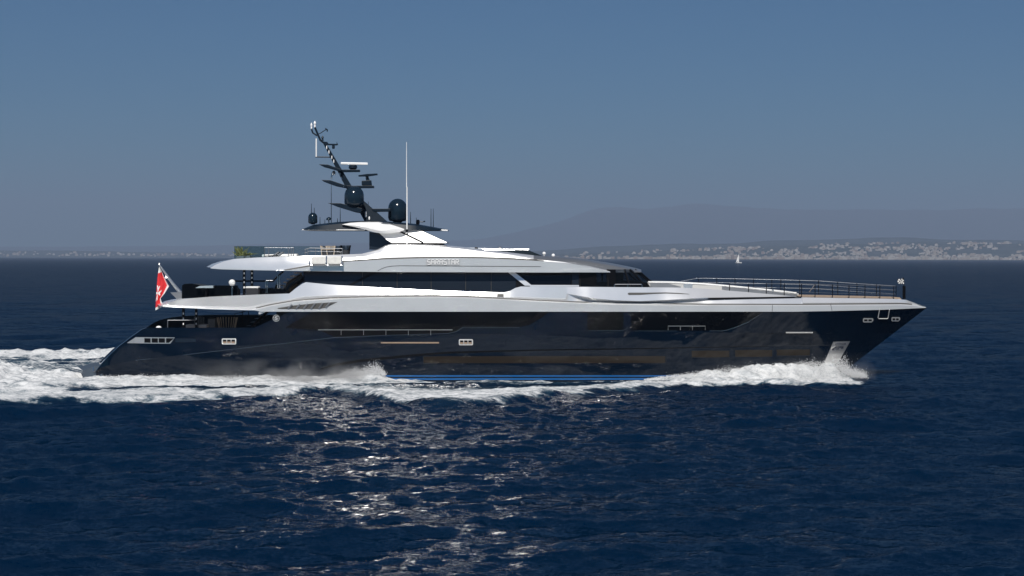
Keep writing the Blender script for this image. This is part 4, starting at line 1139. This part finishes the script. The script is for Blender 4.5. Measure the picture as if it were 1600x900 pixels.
# --- foredeck
g = G()
fd = [(1252, 3.1), (1300, 2.5), (1350, 1.75), (1396, .95), (1410, .5)]
vs, fs = [], []
for px, _ in fd:
    wd = max(wtop(px)-.2, .1); p = V(px, float(btop(px)), -wtop(px))
    vs += [(p.x, -wd, p.z+.012), (p.x, 0, p.z+.14), (p.x, wd, p.z+.012)]
for i in range(len(fd)-1):
    fs += [(3*i, 3*i+3, 3*i+4, 3*i+1), (3*i+1, 3*i+4, 3*i+5, 3*i+2)]
g.add(vs, fs); mk('foredeck_planking', g, M_TEAK, Y)
tr = Loft([[lin([(1012, 452), (1248, 465)]), curve([(1012, 2.43), (1100, 2.43), (1200, 1.83), (1248, 1.02)])], [curve([(1012, 440.5), (1050, 441), (1100, 443.5), (1150, 448), (1200, 453), (1240, 457), (1248, 459)]), curve([(1012, 2.4), (1100, 2.4), (1200, 1.8), (1248, 1.0)])],
           [curve([(1012, 440), (1050, 440.5), (1100, 443), (1150, 447.4), (1200, 452.4), (1240, 456.4), (1248, 458.6)]), curve([(1012, 2.2), (1100, 2.2), (1200, 1.6), (1248, .8)])],
           [curve([(1012, 440), (1050, 440.4), (1100, 442.8), (1150, 447), (1200, 452), (1240, 456), (1248, 458.4)]), const(0)]], stations(1012, 1248, 12))
mk('foredeck_trunk', tr.mesh(), mat('grey_white_gelcoat', (0.42, 0.42, 0.41), .4), Y, smooth=30)
mk('trunk_coaming', tr.line([(1013, 440.6), (1050, 441), (1100, 443.4), (1150, 447.8), (1200, 452.8), (1244, 457.6)], .06, .03, nr=2), M_WHITE, Y)
mk('trunk_panel', tr.panel([(1016, 442.2), (1040, 442), (1064, 448)], [(1016, 451), (1040, 451), (1064, 451)], off=.03, rows=1, nr=2), M_SILVER_D, Y)
mk('trunk_locker', tr.panel([(1068, 443.6), (1082, 443.8)], [(1068, 450), (1082, 450)], off=.04, rows=1, nr=2), M_CHROME, Y)
mk('trunk_panel', tr.panel([(1128, 447), (1140, 449), (1170, 452), (1246, 460)], [(1128, 452), (1140, 455), (1170, 458), (1246, 464)], off=.03, rows=1, nr=2), M_SILVER_D, Y)
g = G(); g.prism([(1168, 449), (1171, 449), (1171, 452), (1168, 452)], -1.9, -1.7); g.prism([(1206, 452), (1209, 452), (1209, 456), (1206, 456)], -1.8, -1.6); mk('deck_vent', g, M_CHROME, Y)
near_y = lambda px: -(wtop(px)-.12)
def bow_rail(sign, posts, pts, mids):
    def pt(px, py):
        yy = near_y(px)*(1 if sign < 0 else -1); return V(px, py, yy)
    f = lin(pts)
    xs = np.linspace(pts[0][0], pts[-1][0], 40)
    g = G(); g.tube([pt(x, float(f(x))) for x in xs], .016)
    for m_ in mids: g.tube([pt(x, float(f(x))+m_) for x in xs if x >= posts[0][0]], .010)
    o = mk('bow_railing', g, M_RAIL, Y)
    for px, pb in posts:
        g = G(); g.tube([pt(px, float(f(px))-.4), pt(px, pb)], .031, 8); mk('stanchion', g, M_BLACK, o)
    return o
bow_rail(-1, [(1139.8, 455), (1169.5, 457.5), (1197.4, 460), (1225.3, 462.5), (1252.5, 465), (1273.5, 465.8), (1300.7, 466.2), (1326.5, 466.6), (1351.5, 467), (1374.8, 467.4), (1396.5, 467.6)],
         [(1139, 443.4), (1252, 443.2), (1300, 445), (1351, 446.2), (1397, 447)], (6.4, 13))
bow_rail(1, [(1091.5, 447), (1120, 449), (1148.5, 452), (1177.5, 455), (1206, 458), (1220, 459), (1249.5, 461), (1279, 461.5), (1309, 462), (1339, 463), (1369.5, 464), (1400, 465.4)],
         [(1064, 439.4), (1091, 434.6), (1150, 435.6), (1212, 437), (1280, 439), (1340, 443.2), (1400, 446.8)], (6.4, 12.5))
g = G(); g.tube([V(1264.5, 456, 0), V(1273, 444.5, -.3)], .03); mk('rail_brace', g, M_STEEL, Y)

# ------------------------------------------------------------------ flags
def cloth(name, left, right, y, mats, pick, nu=44, nv=64, wave=.12, parent=None):
    """left/right: lists of (px, py) down each edge"""
    L_, R_ = np.array(left, float), np.array(right, float)
    tl = np.linspace(0, 1, len(L_)); tr_ = np.linspace(0, 1, len(R_))
    g = G(); vs, fs, mi = [], [], []
    for layer in (0, 1):
        for j in range(nv+1):
            t = j/nv
            l = (np.interp(t, tl, L_[:, 0]), np.interp(t, tl, L_[:, 1])); r = (np.interp(t, tr_, R_[:, 0]), np.interp(t, tr_, R_[:, 1]))
            for i in range(nu+1):
                u = i/nu
                p = V(l[0]+(r[0]-l[0])*u, l[1]+(r[1]-l[1])*u, y)
                p.y += wave*math.sin(u*9+t*3)*(.3+u) + .012*layer
                vs.append(p)
    k = nu+1; off = k*(nv+1)
    for j in range(nv):
        for i in range(nu):
            a = j*k+i
            fs.append((a, a+1, a+k+1, a+k)); mi.append(pick((i+.5)/nu, (j+.5)/nv))
            fs.append((off+a, off+a+k, off+a+k+1, off+a+1)); mi.append(mi[-1])
    g.add(vs, fs); g.m = mi
    return mk(name, g, mats, parent, smooth=60)
def ensign(u, v):
    # red field, white border, white eight pointed cross folded near the hoist
    if u > .80 or v < .16*(1-u*.5) or v > .93: return 1
    dx, dy = (u-.16)/.36, (v-.60)/.16
    a, b = abs(dx), abs(dy)
    if max(a, b) < 1:
        if (b < a*.42 and not (a > .72 and b < (a-.72)*.9)) or (a < b*.42 and not (b > .72 and a < (b-.72)*.9)): return 1
    return 0
fl = empty('ensign_flag', V(283, 462, 0), 'red flag with white border and white cross drooping from the stern staff', 'flag'); ABOARD.append(fl)
g = G(); g.tube([V(284, 460, 0), V(270, 443, 0), V(249.3, 414, 0)], .1, 10, rs=[.15, .11, .05]); g.lathe(V(249, 414.5, 0), [(.05, 0), (.08, .06), (.03, .16)], 10); mk('flagstaff', g, M_CHROME, fl)
g = G(); g.tube([V(282.5, 457, 0), V(262, 434, .05), V(258.5, 433, .05)], .07); mk('stay', g, M_STEEL, fl)
g = G(); g.prism([(266, 457), (283, 456.4), (286, 462), (283, 468), (276, 467), (268, 459)], -.4, .4); mk('staff_socket', g, M_SILVER_D, fl)
cloth('flag_cloth', [(248.6, 415.5), (246, 433), (244.6, 450), (243.4, 470), (242.8, 485)], [(249.6, 418), (257, 434), (264.6, 447), (258, 458), (251.4, 466), (254.6, 479)], 0.0, [M_RED, M_FLAGW], ensign, parent=fl)
cf = empty('racing_flag', V(1412.8, 467, 0), 'small black and white checkered flag on the bow staff', 'flag'); ABOARD.append(cf)
g = G(); g.tube([V(1412.6, 467.5, 0), V(1412, 433.5, 0)], .03); g.tube([V(1411.3, 467, -.1), V(1411.3, 447, -.1)], .05); g.tube([V(1414, 467, .1), V(1414, 447, .1)], .05); mk('flagstaff', g, M_BLACK, cf)
cloth('flag_cloth', [(1401.6, 436.6), (1403, 441), (1404.4, 443.2)], [(1412, 434.8), (1412.2, 439), (1412.2, 443.6)], 0.0, [M_BFLAG, M_FLAGW], lambda u, v: (int(u*5)+int(v*4)) % 2, nu=20, nv=16, wave=.05, parent=cf)

# ------------------------------------------------------------------ furniture aboard
def put(o): ABOARD.append(o); return o
def slat_chair(px, base, y, h, wpx, label, m, group):
    """tub chair with a fan of upright slats"""
    c = V(px, base, y); s_ = mpp(y); r_ = wpx*s_/2
    o = put(empty('slatted_chair', c, label, 'chair', group))
    g = G(); g.lathe(c, [(r_*.75, .0), (r_*.8, .12), (r_*.86, .40), (r_*.86, .44)], 16); mk('seat', g, M_DARK_F, o)
    for i in range(13):
        a = math.radians(-10 + i*200/12); d = Vector((math.cos(a), math.sin(a), 0))
        g = G(); g.tube([c + d*r_*.82, c + d*r_*1.0 + Vector((0, 0, h*.55)), c + d*r_*1.22 + Vector((0, 0, h))], .03, 6); mk('slat', g, m, o)
    return o
slat_chair(508, 400, -1.7, .75, 12, 'beige slatted tub chair at the aft end of the sun deck table', M_ROPE, 'slatted chairs on the sun deck')
slat_chair(516.5, 400, -2.4, .74, 12, 'beige slatted tub chair nearest the white canvas raft cover', M_ROPE, 'slatted chairs on the sun deck')
slat_chair(527.5, 400, -1.2, .75, 12, 'grey slatted tub chair between the beige and the black ones', M_GREY_F, 'slatted chairs on the sun deck')
slat_chair(540, 400, -1.6, .78, 13, 'black slatted tub chair closest to the mast base', M_BLACK, 'slatted chairs on the sun deck')
o = put(empty('dining_table', V(523, 400.5, .2), 'dark dining table among the slatted chairs on the sun deck', 'table'))
g = G(); g.prism([(505, 391.6), (542, 391.6), (542, 392.6), (505, 392.6)], -.3, 1.0); mk('table_top', g, M_DARK_F, o)
g = G(); g.tube([V(514, 401, .3), V(514, 392.6, .3)], .08); g.tube([V(534, 401, .3), V(534, 392.6, .3)], .08); mk('leg', g, M_BLACK, o)
# planter on the aft end of the sun deck
o = put(empty('potted_plant', V(380, 404, -1.5), 'spiky yellow green plant behind glass at the aft end of the sun deck', 'plant'))
g = G(); g.prism([(369, 404.5), (391, 403.5), (390, 399.4), (370, 400)], -2.0, -1.0); mk('planter', g, M_GREY_F, o)
g = G(); r_ = random.Random(3)
for i in range(170):
    u_ = r_.random(); b0 = V(370+u_*17, 400, -2.0+r_.random()); d = Vector((r_.gauss(0, .22), r_.gauss(0, .22), (.25+.6*r_.random())*(1.0, .55, 1.15, .6, .35)[int(u_*5)]))
    if r_.random() < .25: d = Vector((abs(r_.gauss(.5, .2)), 0, .25))
    sd = Vector((r_.gauss(0, 1), r_.gauss(0, 1), .1)).normalized()*.045
    g.add([b0-sd, b0+sd, b0+d*.6+sd*1.1, b0+d+Vector((0, 0, -.05)), b0+d*.6-sd*1.1], [(0, 1, 2, 3, 4)])
mk('leaves', g, M_LEAF, o)
def lounger(px, label):
    o = put(empty('sun_lounger', V(px, 401.5, -1), label, 'sun lounger', 'sun loungers on the sun deck'))
    g = G(); g.prism([(px-12, 399.4), (px+4, 398.6), (px+4, 400.4), (px-12, 401)], -1.4, -.7); mk('mattress', g, M_DARK_F, o)
    g = G(); g.prism([(px+1, 399.4), (px+10, 393.4), (px+12.5, 393.6), (px+5, 400)], -1.4, -.7); mk('backrest', g, M_GREY_F, o)
    for a in (px-10, px+2):
        g = G(); g.tube([V(a, 400.8, -1.3), V(a, 402.5, -1.3)], .04); mk('leg', g, M_STEEL, o)
lounger(424, 'dark sun lounger with raised back nearer the potted plant'); lounger(430.5, 'dark sun lounger with raised back nearer the slatted chairs')
g = G(); g.prism([(409, 397.6), (464, 396.6), (464, 400.2), (409, 401.4)], 1.2, 2.2)
tag(put(mk('sun_pad', g, M_CUSHION, bevel=.06)), 'long white sun pad behind the loungers on the sun deck', 'sun pad')
# upper aft deck
o = put(empty('bar_counter', V(300, 466, -2), 'black curved bar counter beside the ensign staff', 'bar counter'))
g = G(); g.prism([(287, 466), (287, 447), (316, 447), (316, 465)], -3.0, -1.2); mk('cabinet', g, M_BLACK, o)
g = G(); g.prism([(286, 446.8), (288, 444.4), (300, 443.6), (313, 445.6), (317, 446.8)], -3.1, -1.1); mk('counter_top', g, M_DARK_F, o)
o = put(empty('side_table', V(320, 464, -3), 'low table with pale grey top beside the black bar counter', 'table'))
g = G(); g.prism([(305, 450), (312, 446.8), (333, 446.2), (333, 450)], -3.9, -3.42); mk('table_top', g, mat('pale_stone', (.3, .36, .4), .3), o)
g = G(); g.tube([V(322, 450, -3.6), V(322, 465, -3.6)], .08); mk('leg', g, M_BLACK, o)
o = put(empty('deck_sofa', V(352, 463, -2), 'dark wicker sofa along the upper aft deck', 'sofa'))
g = G(); g.prism([(335, 463.5), (335, 452), (371, 452), (371, 462)], -3.0, -1.6); mk('base', g, M_DARK_F, o, bevel=.05)
g = G(); g.prism([(335, 452), (335, 446), (371, 446), (371, 452)], -3.05, -2.8); mk('backrest', g, M_DARK_F, o, bevel=.05)
g = G(); g.prism([(336, 452), (336, 450), (370, 450), (370, 452)], -2.78, -1.7); mk('seat_cushion', g, M_GREY_F, o, bevel=.03)
o = put(empty('egg_chair', V(362.5, 462, -4), 'round white egg chair behind the dark sofa', 'chair'))
g = G(); cc = V(362.6, 441.6, -4); prof_ = [(.01+.23*math.sin(a), -.23*math.cos(a)) for a in np.linspace(0, math.pi, 14)]
g.lathe(cc, prof_, 20); mk('shell', g, M_WHITE, o, smooth=60)
g = G(); g.tube([V(362.6, 462, -4), V(362.6, 446, -4)], .05); mk('stem', g, M_STEEL, o)
g = G(); g.lathe(V(364.6, 441.8, -4.12), [(.02, -.12), (.12, -.1), (.13, .08), (.02, .1)], 12); mk('cushion', g, M_CUSHION, o)
o = put(empty('ottoman', V(393, 461, -4), 'dark square ottoman with thick white cushion beside the deck pillars', 'ottoman'))
g = G(); g.prism([(384, 461), (384, 450.4), (404, 450.4), (404, 460.6)], -4.3, -3.5); mk('base', g, M_DARK_F, o, bevel=.04)
g = G(); g.prism([(383, 450.4), (383.5, 447.6), (403.5, 447.6), (404, 450.4)], -4.35, -3.45); mk('cushion', g, M_CUSHION, o, bevel=.06)
def armchair(px, base, y, label):
    o = put(empty('deck_armchair', V(px, base, y), label, 'chair', 'dark armchairs on the upper aft deck'))
    g = G(); g.prism([(px-6, base-4), (px-6, base-7.5), (px+6, base-7.5), (px+6, base-4)], y-.3, y+.3); mk('seat', g, M_DARK_F, o, bevel=.03)
    g = G(); g.prism([(px+4, base-5), (px+6.5, base-16), (px+8.5, base-16), (px+6.5, base-5)], y-.3, y+.3); mk('backrest', g, M_DARK_F, o, bevel=.03)
    for a in (px-5, px+5):
        g = G(); g.tube([V(a, base, y), V(a, base-4.5, y)], .035); mk('leg', g, M_BLACK, o)
    for q in (-.3, .3):
        g = G(); g.tube([V(px-5.5, base-5, y+q), V(px-5.5, base-10, y+q), V(px+5, base-10.5, y+q)], .03); mk('arm', g, M_BLACK, o)
armchair(424, 460.5, -2.0, 'dark armchair beside the white topped ottoman on the upper aft deck')
armchair(449, 460, -1.2, 'dark armchair at the foot of the upper deck stairs')
# main aft deck
def bench(a, b, label):
    o = put(empty('cockpit_bench', V((a+b)/2, 531, -2), label, 'bench', 'benches in the cockpit'))
    g = G(); g.prism([(a, 531), (a, 512), (b, 512), (b, 531)], -2.6, -1.4); mk('base', g, M_DARK_F, o)
    g = G(); g.prism([(a, 509.6), (a, 507.4), (b, 507.4), (b, 509.6), (b, 512), (a, 512)], -2.7, -1.3); mk('cushion', g, M_CUSHION if False else mat('pale_grey_cushion', (.4, .41, .42), .85), o, bevel=.04)
bench(290, 304.5, 'dark cockpit bench with pale cushion between the two black pillars'); bench(310, 323, 'dark cockpit bench with pale cushion beside the grey cabinet')
o = put(empty('deck_armchair', V(314, 531, .5), 'grey slat backed armchair behind the cockpit benches', 'chair'))
g = G(); g.prism([(304, 520), (304, 512), (318, 512), (318, 520)], .2, 1.2); mk('seat', g, M_GREY_F, o)
for i in range(6):
    g = G(); g.tube([V(305+i*2.6, 514, 1.1), V(304+i*2.9, 494+abs(i-2.5)*.6, 1.3)], .05); mk('slat', g, M_GREY_F, o)
for a in (305, 317):
    g = G(); g.tube([V(a, 531, .4), V(a, 519, .4)], .05); mk('leg', g, M_BLACK, o)
o = put(empty('cockpit_cabinet', V(330, 531, -1), 'grey upright cabinet standing in the cockpit', 'cabinet'))
g = G(); g.prism([(324.5, 531), (324.5, 498), (336, 498), (336, 531)], -1.8, -.8); mk('body', g, M_GREY_F, o, bevel=.03)
g = G(); g.prism([(324, 498.2), (324, 497.4), (336.6, 497.4), (336.6, 498.2)], -1.9, -.7); mk('top', g, M_DARK_F, o)
slat_chair(407-52+0, 511+16, -1.6, 1.45, 26, 'large beige slatted tub chair in the cockpit', M_ROPE, None)

# ------------------------------------------------------------------ sailing boat far out
d0 = 8.77*2640/8.2; sb_y = d0+CAMY; sx = (1154-800)*d0/FPX
o = empty('sailing_boat', (sx, sb_y, 0), 'distant small sailing boat with white mainsail off the far shore', 'sailing boat')
g = G(); st_x = [-5.2, -4.5, -2, 1, 3.6, 5.4]; wd_ = [1.1, 1.4, 1.7, 1.6, .9, .05]
vs = []
for x_, w_ in zip(st_x, wd_): vs += [(sx+x_, sb_y-w_, 1.3+.05*x_), (sx+x_, sb_y-w_*.6, -.4), (sx+x_, sb_y+w_*.6, -.4), (sx+x_, sb_y+w_, 1.3+.05*x_)]
fs = []
for i in range(5):
    for j in range(4): fs.append((4*i+j, 4*i+4+j, 4*i+4+(j+1) % 4, 4*i+(j+1) % 4))
fs += [(0, 1, 2, 3), (23, 22, 21, 20)]; g.add(vs, fs); mk('hull', g, M_WHITE, o)
g = G(); g.box((sx-.8, sb_y, 1.7), (4, 1.8, .9), taper=.8); mk('cabin', g, M_WHITE, o)
g = G(); g.tube([(sx+.8, sb_y, 1), (sx+.8, sb_y, 15.5)], .12); g.tube([(sx+.8, sb_y, 2.6), (sx-4, sb_y, 2.6)], .1); mk('mast', g, M_CHROME, o)
g = G(); vs, fs = [], []
for lay in (0, .05):
    for j in range(9):
        t = j/8
        for i in range(6):
            u = i/5; vs.append((sx+.7-u*4.6*(1-t)**.85, sb_y-.45*math.sin(u*math.pi)*(1-t*.6)+lay, 2.8+12.4*t))
for lay in (0, 54):
    for j in range(8):
        for i in range(5): a = lay+j*6+i; fs.append((a, a+1, a+7, a+6))
g.add(vs, fs); mk('mainsail', g, M_FLAGW, o, smooth=60)

# ------------------------------------------------------------------ spray
M_SPRAY = mat('spray_droplets', (0.8, 0.81, 0.82), .6)
def spray(name, pts, sizes, label):
    pts = np.asarray(pts); n = len(pts); sizes = np.asarray(sizes)
    octa = np.array([(1, 0, 0), (-1, 0, 0), (0, 1, 0), (0, -1, 0), (0, 0, 1), (0, 0, -1)], float)
    fa = np.array([(0, 2, 4), (2, 1, 4), (1, 3, 4), (3, 0, 4), (2, 0, 5), (1, 2, 5), (3, 1, 5), (0, 3, 5)])
    jit = octa[None]*sizes[:, None, None]*(0.7+.6*rng.random((n, 6, 1))) + pts[:, None, :]
    fs = (fa[None]+np.arange(n)[:, None, None]*6).reshape(-1, 3)
    me = bpy.data.meshes.new(name)
    me.vertices.add(n*6); me.vertices.foreach_set('co', jit.reshape(-1).astype(np.float32))
    me.loops.add(len(fs)*3); me.loops.foreach_set('vertex_index', fs.ravel().astype(np.int32))
    me.polygons.add(len(fs)); me.polygons.foreach_set('loop_start', np.arange(0, len(fs)*3, 3, dtype=np.int32))
    me.update(calc_edges=True); me.materials.append(M_SPRAY)
    o = bpy.data.objects.new(name, me); COL.objects.link(o)
    return tag(o, label, 'spray', kind='stuff')
def crest(px0, px1, n, hf, spread, smin, smax, clump=.25, seed=0):
    """droplets thrown off the water beside the hull between two stations"""
    r = np.random.default_rng(seed)
    px = px0 + (px1-px0)*r.random(n)
    x = (px-800)*120/FPX
    k = fbm(x*1.6, x*0+seed, 71+seed, 4)
    h = hf(px)*(.35+1.3*k)
    y = -HULL_WL(x) - np.abs(r.normal(0, spread, n)) - .05
    z = wake_height(x, y) + h*np.abs(r.normal(0, .55, n))
    s = smin*(smax/smin)**(r.random(n)**2.2)
    p = np.stack([x + r.normal(0, .08, n), y, z], -1)
    return p, s
P, Q = [], []
for a in (crest(1010, 1300, 16000, curve([(1010, .08), (1100, .22), (1200, .36), (1260, .4), (1300, .6)]), .8, .006, .028, seed=1),
          crest(1255, 1372, 30000, curve([(1255, .3), (1300, .65), (1325, .95), (1350, .8), (1372, .5)]), .9, .006, .032, seed=2)):
    P.append(a[0]); Q.append(a[1])
spray('bow_spray', np.concatenate(P), np.concatenate(Q), 'white bow spray thrown up beside the anchor pocket')
P, Q = [], []
for a in (crest(515, 602, 14000, curve([(515, .1), (545, .35), (570, .6), (586, .75), (595, .5), (602, .15)]), .5, .006, .03, seed=3),
          crest(150, 560, 14000, const(.16), 1.0, .006, .028, seed=4)):
    P.append(a[0]); Q.append(a[1])
spray('side_spray', np.concatenate(P), np.concatenate(Q), 'low white splashes along the aft waterline of the navy hull')
def mist(px0, px1, y0, y1, top, dens, label, tilt=0.0):
    g = G(); a, b_ = V(px0, 590, -5), V(px1, 590, -5)
    g.box(((a.x+b_.x)/2, (y0+y1)/2, top/2-.1), (b_.x-a.x, y1-y0, top+.6))
    m = bpy.data.materials.new('spray_mist_air'); m.use_nodes = True
    nt = m.node_tree; nt.nodes.remove(nt.nodes['Principled BSDF']); L = nt.links
    tc = nt.nodes.new('ShaderNodeTexCoord'); n_ = nt.nodes.new('ShaderNodeTexNoise'); n_.inputs['Scale'].default_value = 1; n_.inputs['Detail'].default_value = 4
    mp = nt.nodes.new('ShaderNodeMapping'); mp.inputs['Scale'].default_value = (.45, .8, .9); L.new(tc.outputs['Object'], mp.inputs['Vector']); L.new(mp.outputs[0], n_.inputs['Vector'])
    sep = nt.nodes.new('ShaderNodeSeparateXYZ'); L.new(tc.outputs['Generated'], sep.inputs[0])
    def ramp(o, pts):
        r = nt.nodes.new('ShaderNodeFloatCurve'); c = r.mapping.curves[0]
        c.points[0].location = pts[0]; c.points[1].location = pts[-1]
        for p in pts[1:-1]: c.points.new(*p)
        r.mapping.update(); L.new(o, r.inputs['Value']); return r.outputs[0]
    def mul(a_, c_):
        q = nt.nodes.new('ShaderNodeMath'); q.operation = 'MULTIPLY'
        for i, t in enumerate((a_, c_)):
            if hasattr(t, 'is_output'): L.new(t, q.inputs[i])
            else: q.inputs[i].default_value = t
        return q.outputs[0]
    nz = nt.nodes.new('ShaderNodeMapRange'); nz.inputs['From Min'].default_value = .40; nz.inputs['From Max'].default_value = .70; L.new(n_.outputs[0], nz.inputs['Value'])
    fx = ramp(sep.outputs[0], [(0, 0), (.25, .35), (.6, 1), (.85, .75), (1, 0)]); fz = ramp(sep.outputs[2], [(0, 1), (.3, .8), (.7, .25), (1, 0)]); fy = ramp(sep.outputs[1], [(0, 0), (.3, 1), (.8, 1), (1, .6)])
    d = mul(mul(mul(fx, fz), mul(fy, nz.outputs[0])), dens)
    v = nt.nodes.new('ShaderNodeVolumePrincipled'); v.inputs['Color'].default_value = (.9, .91, .92, 1); L.new(d, v.inputs['Density'])
    L.new(v.outputs[0], nt.nodes['Material Output'].inputs['Volume'])
    tag(mk('spray_mist', g, m), label, 'mist', kind='stuff')
mist(300, 580, -7.2, -4.7, 1.5, 1.5, 'thin veil of spray mist drifting along the aft hull side')
mist(1300, 1385, -2.6, 1.0, 1.7, .22, 'fine mist hanging round the stem above the bow spray')
mist(1060, 1345, -6.0, -1.2, 1.5, .22, 'thin white veil of spray along the bow wave')

# ------------------------------------------------------------------ give the yacht and all aboard the same slight bow-up trim
TR = Matrix.Translation((0, 0, CAMZ)) @ Matrix.Rotation(-ROLL, 4, 'Y') @ Matrix.Translation((0, 0, -CAMZ))
bpy.context.view_layer.update()
for o in ABOARD:
    o.matrix_world = TR @ o.matrix_world
